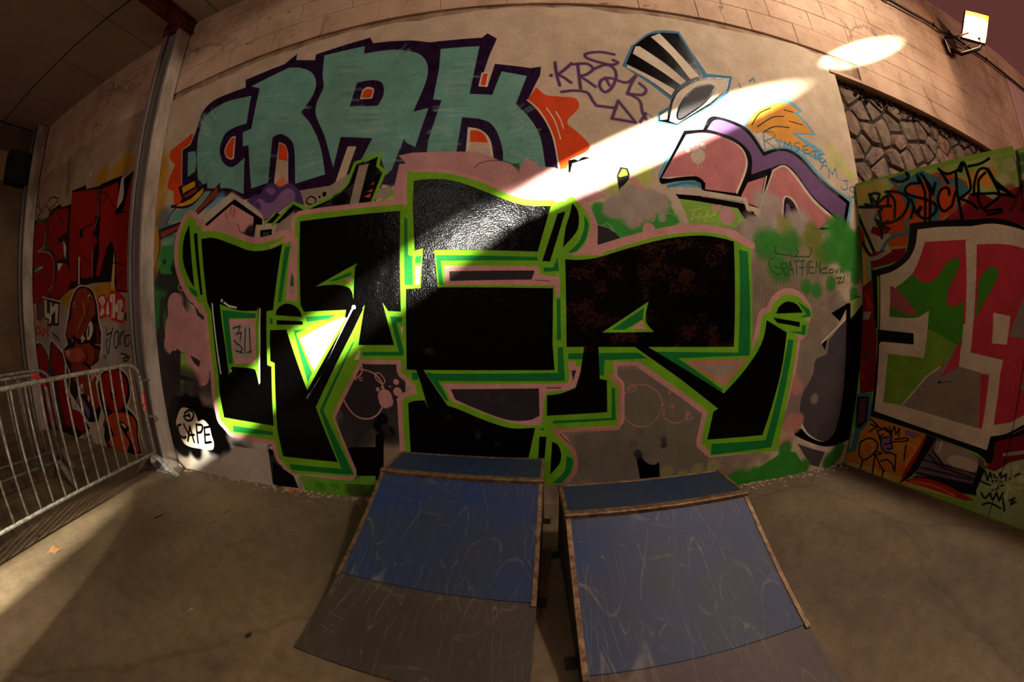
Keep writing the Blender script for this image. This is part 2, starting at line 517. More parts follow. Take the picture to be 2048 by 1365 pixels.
FRONT = '''I a1 -2858,2240 -2682,2222~ -2435,2131~ -2233,2051~ -2092,2028~ -1958,2033~ -1862,2054 -1970,1538 -2042,1536 -2079,1097 -2035,1084 -2100,581 -2711,614 -2721,834 -2700,1003 -2721,1570 -2773,1655
I b2 -2016,1380 -1843,1377 -1691,894 -1233,1486 -1139,1504 -1242,1337 -1630,763 -1499,309 -2054,307 -2066,538 -1995,1114 -2040,1131
I b1 -1688,2213 -842,2186 -846,1844 -849,1470 -945,1478 -986,1542 -914,1237 -1195,1243 -1127,1533 -1218,1406 -1294,1452 -1281,1503 -1660,1509 -1688,1560
I b3 -1944,1497 -1929,1538~ -1878,1572~ -1817,1580~ -1748,1559~ -1699,1516~ -1683,1470
I b4 -1937,1457 -1678,1436 -1678,1410 -1940,1421
I a2 -3051,2407 -3016,2192 -2957,1803 -3047,1908~ -3126,2052~ -3141,2168~ -3126,2292~
I a3 -2975,2310 -2922,2303 -2836,1733 -2872,1731
I e1 -742,2398 -691,2404~ -578,2398~ -467,2376~ -338,2326~ -200,2260~ -65,2198~ 59,2163~ 211,2157 111,1842 -595,1886 -576,1625 207,1592 195,1215 207,1038 -828,1059 -804,1626 -697,1625 -674,1903 -735,1891 -746,2213
I e2 256,2102 309,2118 192,1774 140,1777
I e3 359,2178 392,2123~ 398,2047~ 376,1972~ 283,1867 304,1994~ 340,2102
I e4 -838,814 -789,831~ -712,836 -689,768 -731,964 -769,1092 -727,1091 -639,945 -547,797 -466,769~ -333,708~ -201,655~ -85,625~ 67,626 13,377 -398,379 -859,365 -842,718
I e5 97,558 147,557 120,260 81,261
I e6 187,517 228,491~ 252,420~ 239,339~ 174,258
I r2 423,1275 507,1273 521,965 571,954 579,724 152,714 152,861 246,871~ 352,908 387,1023
I r1 295,1786 388,1781~ 520,1797~ 724,1858~ 937,1916~ 1115,1952~ 1318,1972~ 1479,1960~ 1583,1942 1577,1604 1572,1159 291,1195
I r3 837,1196 1506,807 1653,945~ 1788,1101~ 1857,1231~ 1881,1355 2095,1256 2062,984~ 2003,708~ 1929,428 1396,448 1426,671 1466,691 1140,930 750,1196
I r4 1978,1406 2007,1458~ 2089,1500~ 2194,1483~ 2271,1415
I r5 1949,1374 2236,1338 2237,1300 1990,1335
I rc 535,1286 873,1493 853,1411~ 857,1345~ 914,1282
B wash 595 0.8 996,1367 1005,940 707,809 456,674 1411,528 2053,880 2253,1115 2183,1676 1914,1436 920,411 536,439 1269,251
B wash 305 0.8 -1057,837 -1318,754 -1093,523 -521,914 -173,838 1512,2026 2039,1986 1726,1812
B grayp 393 0.9 -2676,-2 -2998,111 -2274,56 -1921,102 -2445,329 -2056,459
B smoke 387 0.8 -3289,1047 -3548,736 -3250,852 -3607,414 -3517,1244 -3382,1534 -3311,1915 -2808,239 -2984,957
B smoke 182 0.9 -1308,832 -1127,949 -1253,597 -997,646 -1049,913 -1398,507
B ochre 186 0.7 -3633,2775 -3666,3055 -3626,2406 -3593,2146 -3672,3168 -3578,2501
B bluesp 148 0.6 -3472,2533 -3403,2369 -3444,2126
B greensp 172 0.7 -3444,2126 -3399,1924 -3499,1738 -3354,2017 -3545,1543 -3499,1343 -3314,2206
B dksp 117 0.75 -3373,1921 -3257,1766 -3343,1484 -3328,1290 -3537,1144 -3351,646 -3490,1934 -3267,2006 -3367,1679
P orange -3168,3376 -3338,3323~ -3497,3274~ -3488,3177~ -3382,3093 -3469,2958~ -3469,2868~ -3360,2803 -3331,2671 -3206,2607 -3003,2751 -3103,3284
P dpurp -3244,2864 -3303,3240 -3169,3252 -3123,3373~ -3079,3550~ -2913,3667~ -2483,3669 -2504,3763 -2040,3785 -1920,3864 -1916,3786 -1708,3717 -1709,3782 -1190,3819 -1157,3745 -1006,3727 -810,3692 -659,3640 -246,3630 -202,3673 -129,3608 -189,3435 -268,3140 -206,3129 -147,3346 119,3289 197,3302 186,3220 86,2998 157,2922~ 230,2762~ 274,2596~ 283,2394 -346,2405 -614,2415 -938,2396 -1357,2457 -1741,2468 -2315,2501 -2740,2621 -3036,2777
S cream 13 0 -3234,2861 -3295,3233 -3175,3254 -3123,3373~ -3082,3540
P orange 152,3106 217,3037~ 326,3020~ 435,3005~ 450,2923~ 359,2801~ 428,2717~ 502,2628~ 485,2568~ 361,2501 337,2436 284,2422 273,2581~ 217,2778~ 86,2998
S cream 13 0 83,2993 169,2890~ 250,2686~ 282,2422
S cream 10 0 218,2921 272,2809~ 304,2663
S cream 10 0 284,2889 313,2817~ 330,2747
P cream -250,3268 -190,3270 -210,3129 -273,3142
P orange -237,3256 -202,3258 -220,3144 -257,3151
P teal -2386,3542 -2735,3585~ -2987,3519~ -3055,3352~ -3044,3146~ -2974,2838 -2804,2707 -2517,2645~ -2320,2553 -2351,2899 -2495,2844~ -2629,2922~ -2700,3072~ -2656,3214~ -2539,3249~ -2386,3249
P teal -3188,3176 -3066,3152 -3029,3024~ -3032,2928 -3144,2902
P teal -2409,3655 -1986,3724 -1858,3681~ -1725,3588~ -1660,3468~ -1669,3335~ -1770,3184 -1649,3037~ -1535,2806~ -1472,2561 -1755,2534 -1792,2829~ -1844,2944~ -1953,3023~ -2044,3020 -2044,2598 -2234,2586 -2322,3010 -2392,3019 -2417,3166 -2316,3175 -2294,3595
P teal -1617,3742 -1232,3733 -1228,3648 -997,3631~ -850,3587~ -738,3524~ -671,3404~ -676,3238~ -763,2974 -647,2990 -737,2667 -810,2716 -826,2749 -912,2510 -955,2471 -1076,2511 -1159,2639 -1083,2796 -1356,2860 -1403,2603 -1509,2901~ -1613,3117~ -1620,3246~ -1575,3385~ -1604,3531~
P dpurp -1258,3350 -1117,3341~ -1033,3288~ -1016,3176~ -1056,3082 -1302,3122
P cream -1216,3176 -1204,3262 -1161,3284~ -1101,3248~ -1110,3160
P orange -1204,3186 -1190,3250 -1156,3264~ -1113,3240~ -1122,3173
P cream -2631,3054~ -2569,3151~ -2502,3151 -2487,2924 -2531,2925~ -2599,2970~
P orange -2615,3049~ -2566,3135~ -2514,3139 -2509,2936 -2533,2939~ -2593,2978~
P plaster -1967,2953 -1894,2907~ -1853,2825 -1824,2531 -1979,2552
P orange -1962,2941 -1897,2901~ -1865,2828 -1855,2755 -1955,2789
B orangel 47 0.6 -1901,2570 -1860,2546 -1920,2557
P plaster -1287,2765 -1211,2750 -1280,2536 -1348,2440 -1389,2439
P teal -572,3553 -264,3540 -338,3078 -172,3054 -99,3268 88,3214 -1,2960 87,2844~ 160,2687~ 188,2437 -110,2447 -107,2592~ -156,2761~ -236,2838~ -392,2876 -452,2457 -663,2493 -639,2716 -549,3044 -614,3061 -577,3351
P cream -351,2789 -263,2761~ -191,2672~ -166,2493 -378,2443
P plaster -334,2668 -204,2650 -181,2494 -372,2450
P orange -333,2760 -277,2752~ -230,2713~ -207,2650 -336,2668
P plaster -792,2598 -741,2569 -740,2502 -825,2513
S tealp 8 22 -2957,3463 -3071,3575
S tealp 9 21 -2974,3359 -3096,3442
S tealp 9 21 -2884,3397 -2973,3483
S teald 13 21 -2816,3437 -2922,3579
S tealp 15 22 -2953,3410 -3102,3538
S teald 12 21 -2816,3353 -2961,3505
S tealp 15 21 -2896,3425 -3013,3545
S tealp 14 21 -2791,3208 -2975,3322
S tealp 9 21 -2842,3238 -3029,3353
S tealp 10 21 -2907,3402 -3028,3513
S tealp 15 21 -2844,3442 -2905,3520
S tealp 15 21 -2866,3302 -3025,3422
S tealp 11 21 -2947,3383 -3050,3466
S tealp 12 22 -2948,3377 -3097,3496
S tealp 9 21 -2820,3420 -2883,3498
S tealp 9 21 -2843,3243 -2940,3303
S teald 12 20 -2924,2989 -2993,2982
S tealp 12 20 -2712,3050 -2801,3055
S tealp 9 19 -2795,2761 -2855,2703
S teald 11 20 -2876,2948 -2942,2931
S teald 8 20 -2876,2903 -2952,2876
S tealp 10 19 -2734,2939 -2794,2909
S tealp 7 19 -2847,2782 -2888,2749
S tealp 11 20 -2868,2867 -2924,2841
S tealp 9 20 -2785,2967 -2838,2950
S tealp 8 19 -2667,2827 -2697,2783
S tealp 12 20 -2849,3081 -2955,3092
S tealp 9 20 -2831,3015 -2906,3008
S teald 8 20 -2879,3030 -2962,3026
S tealp 10 20 -2885,2786 -2959,2739
S teald 8 16 -1835,3248 -1676,3209
S tealp 8 17 -2050,3175 -1859,3133
S tealp 7 17 -1946,3210 -1772,3168
S teald 6 16 -1873,3188 -1751,3167
S tealp 6 16 -1780,3087 -1699,3070
S tealp 8 16 -1802,3234 -1708,3221
S tealp 12 18 -2075,3446 -1897,3406
S teald 12 18 -2280,3267 -2093,3234
S teald 11 17 -1992,3183 -1836,3158
S tealp 6 17 -1995,3231 -1860,3192
S tealp 6 17 -2003,3379 -1848,3335
S teald 11 18 -2243,3254 -2116,3218
S teald 9 18 -2273,3433 -2084,3391
S tealp 10 16 -1890,3167 -1802,3151
S teald 6 17 -2080,3150 -1912,3116
S teald 7 17 -1884,3495 -1712,3461
S teald 8 15 -1694,2839 -1581,2859
S tealp 9 15 -1712,2779 -1591,2785
S tealp 6 15 -1755,2950 -1643,2957
S tealp 5 15 -1713,2669 -1592,2689
S tealp 7 15 -1731,2652 -1597,2667
S tealp 6 15 -1644,2676 -1551,2689
S tealp 6 15 -1669,2612 -1576,2626
S tealp 10 15 -1674,2906 -1583,2911
S tealp 7 15 -1663,2646 -1557,2670
S tealp 10 15 -1724,2919 -1611,2924
S tealp 6 15 -1649,2672 -1512,2684
S tealp 6 15 -1635,2720 -1570,2723
S tealp 7 16 -2148,2653 -2035,2634
S tealp 7 16 -2107,2858 -1986,2828
S teald 11 16 -2173,2721 -2077,2699
S teald 9 17 -2186,2879 -2111,2857
S teald 8 16 -2182,2655 -2085,2636
S tealp 12 17 -2215,3060 -2123,3036
S tealp 10 17 -2161,2913 -2087,2901
S tealp 7 16 -2163,2782 -2041,2762
S tealp 10 16 -1361,3496 -1224,3459
S tealp 6 16 -1450,3634 -1303,3607
S teald 9 16 -1480,3561 -1310,3536
S tealp 11 16 -1416,3503 -1305,3485
S tealp 6 15 -1367,3204 -1229,3172
S teald 7 16 -1452,3482 -1330,3457
S teald 7 16 -1365,3427 -1230,3400
S tealp 7 15 -1437,3320 -1283,3302
S tealp 7 16 -1397,3566 -1267,3547
S teald 11 15 -1402,3273 -1314,3250
S tealp 9 14 -1344,2951 -1241,2927
S teald 11 16 -1432,3560 -1269,3517
S tealp 7 15 -1358,3307 -1210,3271
S tealp 9 15 -1335,3125 -1185,3104
S tealp 8 14 -1126,3042 -967,3018
S teald 9 14 -1146,2939 -887,2890
S tealp 6 14 -1293,3085 -1046,3033
S tealp 7 14 -1286,3078 -1028,3011
S tealp 9 14 -1190,2891 -951,2833
S tealp 5 14 -1165,2940 -944,2918
S teald 9 14 -1153,3020 -930,2988
S teald 7 14 -1255,3006 -1133,2979
S teald 9 14 -1314,2993 -1109,2951
S teald 9 14 -1147,2973 -1033,2958
S teald 6 14 -1253,2931 -1043,2893
S teald 8 14 -1171,3016 -1054,2992
S tealp 8 14 -1151,2934 -993,2901
S tealp 7 14 -1140,2872 -998,2852
S tealp 5 14 -1304,3027 -1033,2973
S tealp 8 14 -1200,3054 -1039,3013
S tealp 9 14 -1286,2939 -1018,2879
S tealp 6 14 -1129,2896 -979,2864
S tealp 6 14 -1236,2882 -1066,2847
S tealp 8 14 -1266,2893 -1046,2833
S teald 6 15 -915,3304 -839,3343
S tealp 8 15 -946,3538 -906,3611
S tealp 9 15 -911,3443 -863,3498
S tealp 7 15 -982,3542 -955,3602
S teald 7 14 -783,3275 -702,3295
S teald 6 14 -817,3279 -765,3294
S teald 10 15 -873,3556 -840,3603
S tealp 10 14 -812,3280 -741,3300
S teald 8 14 -799,3315 -750,3334
S teald 6 15 -914,3571 -866,3658
S tealp 7 14 -805,3336 -741,3364
S tealp 11 15 -858,3542 -825,3586
S tealp 5 13 -979,2785 -881,2766
S tealp 5 13 -947,2727 -853,2717
S tealp 6 13 -1051,2770 -973,2757
S tealp 9 13 -927,2590 -829,2570
S teald 7 13 -1033,2754 -940,2737
S tealp 7 13 -906,2693 -848,2681
S tealp 7 13 -882,2778 -787,2759
S tealp 5 13 -1007,2599 -952,2589
S teald 6 13 -1048,2684 -930,2668
S tealp 6 13 -988,2759 -865,2736
S teald 5 13 -1004,2834 -888,2814
S teald 6 13 -1000,2814 -879,2795
S tealp 10 14 -453,3372 -308,3365
S tealp 8 14 -407,3436 -306,3435
S tealp 7 14 -539,3264 -449,3255
S tealp 9 14 -468,3194 -353,3191
S tealp 8 14 -409,3248 -271,3232
S tealp 5 14 -530,3219 -363,3214
S tealp 7 14 -507,3216 -377,3190
S teald 10 14 -473,3356 -383,3342
S teald 10 14 -468,3439 -297,3415
S teald 6 13 -448,3178 -333,3153
S tealp 7 13 -520,3107 -380,3079
S tealp 9 14 -507,3316 -402,3298
S teald 5 13 -498,3147 -417,3142
S tealp 6 13 -544,3141 -407,3137
S tealp 7 13 -444,2944 -358,2933
S tealp 5 13 -481,2956 -364,2953
S tealp 7 13 -545,2954 -434,2949
S tealp 6 13 -433,2946 -325,2937
S tealp 7 13 -606,2964 -521,2958
S tealp 8 13 -480,2946 -396,2943
S teald 8 13 -609,2991 -516,2987
S teald 9 13 -451,2949 -327,2933
S tealp 8 13 -481,2907 -397,2899
S tealp 8 13 -485,2942 -361,2923
S tealp 9 13 -593,2957 -495,2951
S teald 6 13 -500,2921 -430,2916
S tealp 5 13 -522,2899 -424,2889
S teald 9 13 -454,2981 -340,2964
S tealp 8 13 -533,2760 -457,2755
S tealp 8 12 -558,2607 -432,2582
S tealp 7 12 -503,2574 -399,2567
S tealp 7 12 -545,2743 -467,2731
S tealp 5 12 -517,2669 -406,2655
S teald 7 12 -520,2567 -390,2563
S tealp 8 13 -607,2818 -506,2815
S tealp 5 12 -609,2675 -499,2662
S tealp 7 13 -648,2776 -565,2761
S teald 7 13 -598,2745 -523,2737
S teald 8 12 -539,2620 -472,2616
S tealp 6 12 -635,2577 -513,2574
S tealp 8 13 -590,2811 -471,2789
S teald 8 12 -535,2551 -437,2538
S tealp 7 13 -633,2791 -529,2785
S teald 5 12 -576,2516 -442,2504
S teald 8 12 -646,2706 -506,2688
S tealp 7 13 -540,2788 -462,2779
S tealp 8 12 -54,2810 12,2856
S teald 5 13 -12,2899 53,2959
S tealp 6 12 -29,2785 42,2820
S teald 7 12 44,2763 92,2781
S teald 6 12 -83,2743 -46,2760
S tealp 6 12 40,2770 110,2796
S tealp 5 13 21,2875 102,2935
S tealp 5 12 32,2846 70,2870
S tealp 5 12 -22,2734 34,2751
S teald 6 12 -59,2816 14,2870
S tealp 8 12 79,2722 161,2739
S tealp 6 13 -31,2863 8,2895
S tealp 6 12 -45,2730 26,2752
S tealp 5 13 80,2892 135,2929
S tealp 7 13 -71,2913 -28,2968
S tealp 6 13 -31,2908 10,2948
S teald 6 12 -47,2580 0,2576
S tealp 5 12 -38,2549 20,2543
S tealp 5 12 94,2652 138,2651
S teald 6 12 -71,2536 -22,2533
S teald 8 12 4,2657 44,2654
S teald 6 12 77,2531 130,2526
S tealp 7 12 35,2520 81,2521
S tealp 7 12 -49,2576 9,2572
S teald 6 12 50,2623 104,2620
S teald 8 12 120,2495 159,2498
S dpurp2 24 7 305,3342 309,3228~ 326,3123
S dpurp2 24 7 430,3336 379,3280~ 319,3225 366,3193~ 411,3150
S dpurp2 24 7 476,3332 477,3214 479,3098
S dpurp2 24 7 439,3326 548,3336~ 590,3288~ 539,3234~ 483,3214 533,3172~ 592,3120
S dpurp2 25 7 773,3447 663,3463~ 558,3440~ 547,3401~ 623,3364~ 738,3339~ 793,3366~ 759,3388
S dpurp2 24 7 601,3289~ 694,3335~ 756,3300~ 761,3213~ 713,3112~ 659,3074~ 625,3124~ 649,3187~ 723,3206~ 837,3175~ 921,3246
S dpurp2 24 7 921,3246 872,3161~ 832,3070
S dpurp2 23 7 336,3063 427,3076~ 523,3062~ 559,2993~ 583,2948 667,2939~ 730,2936
S dpurp2 24 7 942,3177~ 987,3125~ 950,3073~ 839,3071
S dpurp2 24 7 839,3071 921,3019~ 931,2920 953,2857
S dpurp2 23 7 754,3001 690,2841 868,2820 754,3001
S dpurp2 24 7 680,3207 701,3138
S dpurp2 23 7 905,2828 959,2906
B dpurp2 17 0.95 266,3214 936,2904
P blue 824,3337 924,3551 1091,3714~ 1223,3772~ 1381,3787 1449,3585 1552,3364 1799,3387 1723,3207 1543,3050 1197,2818 1034,2832 1061,2925 1151,2985 1181,3048 1033,3178
P black 860,3360 948,3554 1095,3694~ 1218,3744 1364,3762 1434,3552 1523,3321 1380,3264~ 1268,3183~ 1189,3080 1052,3207
P cream 869,3355 1059,3253~ 1232,3157 1190,3093 1024,3226~ 858,3322
P cream 960,3552 995,3560 1193,3403~ 1345,3253 1289,3208 1133,3328~ 928,3473
P cream 1109,3679 1196,3731 1357,3498~ 1472,3327 1386,3278 1258,3501~
P black 1180,3045 1256,3155~ 1397,3267~ 1563,3334 1769,3362 1710,3223 1527,3056 1199,2834 1052,2850 1071,2909 1159,2969
P cream 1194,3033 1261,3138~ 1411,3251~ 1559,3315 1743,3345 1702,3236 1532,3083 1200,2842 1141,2860 1171,2962
P cream 1070,2901 1147,2959 1124,2874 1065,2860
P gray2 1588,3268 1593,3223~ 1480,3075~ 1327,2949~ 1229,2883~ 1217,2935~ 1300,3082~ 1437,3210~
S black 14 0 1588,3268 1593,3223~ 1480,3075~ 1327,2949~ 1229,2883~ 1217,2935~ 1300,3082~ 1437,3210~ 1588,3268
S blue 12 4 1850,3326 1860,3290
S blue 12 4 1965,3370 2026,3423 2027,3384
S blue 9 7 980,2900 1007,2878
P ltblue 1820,2925 1962,3109~ 2247,3252~ 2402,3269 2517,3200 2449,3156 2534,3091 2634,2983 2384,2938 2682,2839 2631,2723 2208,2822 1974,2849
P hair 1839,2928 1986,3087~ 2239,3218~ 2372,3239 2478,3182 2395,3159 2498,3083 2595,2988 2321,2947 2437,2881 2611,2790 2503,2779 2212,2840~ 1979,2876~ 1892,2869
S black 8 2 1897,2938 2000,3063~ 2138,3145
S black 8 2 1952,2931 2137,3054~ 2270,3090
S black 8 2 2001,2888 2137,2965~ 2309,2990
S black 8 2 2287,3158 2395,3159
S black 8 2 2325,3056 2478,3051
P ltblue 994,2403 1127,2637 1256,2796 1421,2830 1511,2968~ 1597,2973~ 1750,2938~ 1867,2882~ 1989,2726 2160,2788~ 2287,2798~ 2429,2749~ 2667,2553~ 2982,2431 2909,2182 2525,2110 1857,2095 1645,2283 1332,2284 1006,2346
P cream 1918,2857 2001,2888~ 2113,2856 2123,2807 1970,2731
P black 1003,2375 1252,2789 1420,2821 1507,2945~ 1663,2949~ 1849,2887~ 1975,2707 2113,2758~ 2261,2776~ 2401,2722~ 2597,2563~ 2951,2405 2847,2150 2525,2110 1857,2095 1655,2291 1349,2293 1359,2381 1283,2404~ 1143,2385~ 1007,2354
P violet 1454,2826 1537,2921~ 1658,2923~ 1825,2858~ 1962,2667 2108,2733~ 2235,2750~ 2374,2697~ 2590,2528~ 2901,2385 2818,2189 2724,2245 2472,2386~ 2286,2582~ 2170,2630~ 2019,2575 1813,2492 1835,2662~ 1719,2775~ 1552,2815~
P cream 1021,2383 1266,2758 1415,2791~ 1564,2784~ 1729,2730~ 1789,2639~ 1773,2526~ 1652,2311 1634,2334 1659,2512 1406,2379
P rose 1025,2388 1266,2758 1415,2791~ 1564,2784~ 1719,2722~ 1773,2637~ 1749,2523~ 1633,2319 1368,2324 1377,2376 1292,2420~ 1160,2408~
P rose 1766,2420 1947,2489 1844,2228 1764,2243 1686,2302
S cream 12 0 1963,2496 1859,2237
P cream 2037,2562 2168,2622~ 2282,2562~ 2469,2370~ 2729,2225 2648,2138 2301,2120 1857,2095 1843,2213
P rose 2046,2550 2165,2605~ 2258,2545~ 2443,2350~ 2694,2208 2502,2115 2303,2135 1858,2103 1861,2215
P cream 2066,2159 2107,2317~ 2154,2357~ 2243,2325~ 2317,2168
P black 2093,2161 2123,2311~ 2162,2343~ 2228,2300~ 2287,2181
P violet 2119,2179 2137,2282~ 2173,2278~ 2201,2172
P blue 1055,2328 1217,2373~ 1343,2384 1349,2322 1304,2318 1315,2348 1199,2349~ 1068,2308
P black 1000,2360 1144,2397~ 1300,2420~ 1363,2392 1368,2324 1339,2321 1338,2369 1280,2385~ 1141,2367~ 1020,2336
P creamd 1283,2599~ 1352,2661~ 1405,2613~ 1380,2548~ 1333,2524~ 1291,2539~
D creamd 19 1260,2625
D creamd 19 1347,2695
D creamd 24 1297,2678
D creamd 24 1398,2679
S creamd 8 0 1329,2528 1329,2490
S creamd 8 0 1353,2530 1362,2486
S blue 9 2 2001,2888 1990,2734
S blue 9 2 2001,2888 2105,2910~ 2115,2865~ 2005,2812 2132,2749
S blue 9 2 2157,2821 2159,2762
S blue 10 2 2177,2851 2182,2843
S blue 10 2 2197,2769 2223,2842 2246,2803 2289,2853 2288,2784
S blue 10 2 2400,2865~ 2340,2846~ 2339,2819~ 2387,2811~ 2334,2767
S blue 10 2 2499,2857 2426,2835 2433,2767 2509,2786
S blue 10 2 2429,2801 2489,2815
S blue 10 2 2520,2800 2619,2827
S blue 10 2 2569,2812 2568,2738
S blue 11 2 2688,2813 2610,2786 2618,2718 2696,2744
S blue 10 2 2614,2752 2670,2769
S blue 10 2 2603,2649 2688,2760 2703,2666
S blue 10 2 2630,2688 2699,2704
S blue 11 2 2698,2587 2723,2678 2757,2631 2811,2702 2815,2606
S blue 11 2 2848,2602 2856,2593
S blue 11 2 2972,2605 2890,2595
S blue 11 2 2936,2599 2943,2530~ 2873,2510~ 2851,2533
S blue 11 2 3073,2568~ 2986,2545~ 2993,2511~ 3060,2503~ 2986,2448~ 2950,2461
S blue 11 2 3024,2463 3048,2370
S blue 11 2 3125,2477 3034,2412 3120,2380
B limesp 75 0.45 2817,2883 2873,2803 2956,2709 3027,2668 2758,2746
B limesp 66 0.7 757,2340 829,2343 908,2399 682,2286 862,2293
B greens 57 0.9 540,2140 564,2085 630,2017 733,1984 876,1995 1034,2128 1067,2073 1023,2185
P greens 507,2168 707,2144 1040,2201 1143,2062 948,1976 751,1929 680,1915 615,2003 527,2029
P limed 1157,2223 1325,2227 1310,2057 1221,2052 1175,2165
P cream 374,2463 668,2561 666,2538 408,2448 384,2396 357,2396
P black 349,2492 391,2504 417,2493 454,2520~ 499,2517 647,2564 375,2470 357,2400 344,2403
P dksp 685,2385 716,2453 773,2444 781,2370 695,2272
P lime 696,2381 729,2435 765,2436 768,2392 710,2374
S black 9 8 758,2436 795,2371
P pink 784,2408 831,2365 898,2295 852,2264 804,2305 773,2362
P black 102,2344 128,2347 140,2390~ 182,2413~ 235,2404~ 287,2363 273,2352 220,2360 164,2325
P lime 132,2340 147,2382~ 181,2401~ 227,2374 205,2331
B graysp 68 1 638,2156 757,2145 805,2119 787,2062 845,2177 779,2253 886,2136 980,2212 924,2245
B graysp 121 0.95 805,2119 743,2145 860,2178
B graysp 79 0.9 644,2142 993,2184
B graysp 33 0.95 1000,2084 1169,2187 730,2273
P creamd 1081,2321 1337,2333 1330,2272 1146,2270 1123,2279 1213,2052 1166,2056 1115,2191 1046,2274
P black 1118,2268 1330,2269 1325,2227 1166,2234
D pink2 49 895,1995
S pink2 10 0 890,2086 905,2105~ 935,2106~ 942,2081~ 924,2059
B pink2 21 0.8 830,2063
S graysp 6 0 1033,2121 1094,2117~ 1129,2076~ 1134,2033
P dkgray 527,2022 594,2002 655,1962 701,1908 588,1876 520,1873
S graysp 7 3 561,2016 589,2033~ 616,2020~ 635,1982
S cream 6 3 723,1925 730,1943~ 747,1926
P creamd 1076,2308 1273,2316~ 1734,2292 1754,2234 1844,2220 1877,2104 1817,2099 1794,2186 1706,2200 1695,2261 1300,2274 1131,2269
P black 1124,2269 1425,2260 1711,2242 1726,2187 1810,2165 1836,2101 1775,2096 1698,2126 1645,2202 1295,2227 1143,2235
P limed 1150,2231 1294,2221 1636,2197 1697,2119 1604,2047 1218,2058
P pink2 1419,2205 1494,2218 1481,2167 1415,2162
D pink2 69 1541,2135
S tagy 7 2 1218,2148 1321,2176
S tagy 7 2 1265,2158 1227,2079 1268,2109
S tagy 7 2 1282,2082 1302,2139 1336,2078 1383,2166 1344,2079 1425,2091
S tagy 8 2 1457,2172 1378,2102
S tagy 7 2 1221,2092 1445,2135
B graysp 119 0.9 1762,2058 1872,2052 1736,1955 1848,1992 2008,2078 2215,2112 2305,2151 1915,2265
B graysp 68 0.8 2032,2278 2216,2127 1693,1853
B greens2 121 0.85 2766,2084 2911,1965 2849,1862 2673,2140 2824,2140 2920,2049 2710,2030 2963,1936 3009,1806 1881,1935 1978,1957 2138,1968 2626,1927 2798,1874 2003,1752
B olive 92 0.6 2407,2083 2423,2021 2090,2100
B greens2 67 0.85 2671,2136 2789,2091 2935,2069 3001,1957 2914,1834 3059,2129 2947,1720 1899,1983 2308,1627 2433,1599 2600,1660 2512,1898 2925,1592
B olive 93 0.5 2414,2067 2327,1972 2477,1874
P greens2 2878,1590 3043,1560 2883,1355
S greentag 10 4 1997,1938 1974,1905~ 1999,1875 2197,1861 2357,1871 2385,1922~ 2364,1953
S greentag 10 4 2202,1931 2230,1901 2197,1861
S greentag 10 4 1999,1870 1972,1884
S greentag 9 4 1969,1843~ 1913,1809~ 1937,1739~ 2018,1711~ 2048,1764 1965,1765
S greentag 10 4 2036,1795 2074,1703
S greentag 10 4 2036,1795 2092,1798~ 2090,1766~ 2047,1754 2102,1704
S greentag 10 4 2109,1705 2136,1821 2168,1717
S greentag 10 4 2119,1757 2162,1759
S greentag 10 4 2180,1823 2240,1832
S greentag 10 4 2202,1824 2205,1719
S greentag 10 4 2255,1827 2301,1836
S greentag 10 4 2270,1828 2264,1711
S greentag 10 4 2331,1821 2326,1724
S greentag 10 4 2237,1773 2298,1782
S greentag 10 4 2394,1836 2347,1827 2350,1736 2405,1739
S greentag 10 4 2352,1785 2399,1787
S greentag 11 4 2429,1740 2442,1839 2478,1742 2483,1841
S greentag 11 4 2571,1791 2504,1776~ 2502,1743~ 2578,1749
S greentag 11 4 2605,1776 2603,1748~ 2656,1762~ 2639,1784~ 2605,1776
S greentag 11 4 2683,1786 2690,1753 2727,1789
S greentag 11 4 2744,1756 2755,1796 2780,1758 2791,1792
S greentag 11 4 2688,1708 2760,1722 2705,1664 2777,1678
S greentag 12 4 2797,1736 2777,1678
S washd 3 5 1777,1692 1769,1483
S washd 3 5 1811,1693 1802,1483
S washd 3 5 1845,1695 1836,1483
S washd 3 5 1879,1696 1870,1484
S washd 3 5 1914,1697 1905,1484
S washd 4 5 1949,1698 1940,1484
S washd 4 5 1984,1700 1975,1485
S washd 4 5 2020,1701 2011,1485
S washd 4 5 2057,1702 2047,1486
S washd 4 6 2093,1704 2084,1486
S washd 4 6 2131,1705 2121,1486
S washd 4 6 2169,1707 2159,1487
S washd 4 6 2207,1709 2198,1487
S washd 4 6 2246,1710 2236,1488
S washd 4 6 2465,1480 2722,1597
S washd 4 6 2492,1474 2736,1581
S washd 4 6 2518,1468 2750,1566
S washd 4 6 2545,1462 2765,1551
S washd 4 6 2572,1456 2779,1535
S washd 4 6 2600,1449 2794,1520
S washd 4 6 2628,1443 2809,1504
S washd 4 6 2656,1436 2824,1488
S washd 4 7 2684,1430 2839,1473
P cream 2253,388 2418,328 2578,215~ 2794,151~ 3059,196 3182,111 3180,349 3141,724 3103,1522
P gray3 2504,1102 2825,1369 2871,1014 2875,549~ 2782,309~ 2676,273~ 2458,381~ 2334,549~ 2319,717~ 2422,890~ 2435,998
P wash 2395,1141 2604,1207 2589,1063 2444,1033
P black 2821,1497 2882,1498 2886,1359 3103,1531 3169,842 3133,603 3138,354 3123,143 3063,238 2868,207~ 2687,226~ 2477,300~ 2291,383 2292,441 2370,431 2495,337~ 2705,268~ 2825,374~ 2858,630~ 2846,1015 2827,1332
P black 2621,1413 2866,1507 2738,1341
P black 2513,1155 2578,1190 2558,1100
S cream 18 0 2811,1359 2630,1243 2512,1164
B washl 56 0.7 2479,684
P limew 2881,1517 3006,1557 3087,1540 2885,1378
B pink3 65 0.9 2199,869 2258,794 2188,472 2288,460 2235,352 2168,322 2227,523 2316,513
S cream 15 5 2336,349 2573,237~ 2788,173~ 3049,229
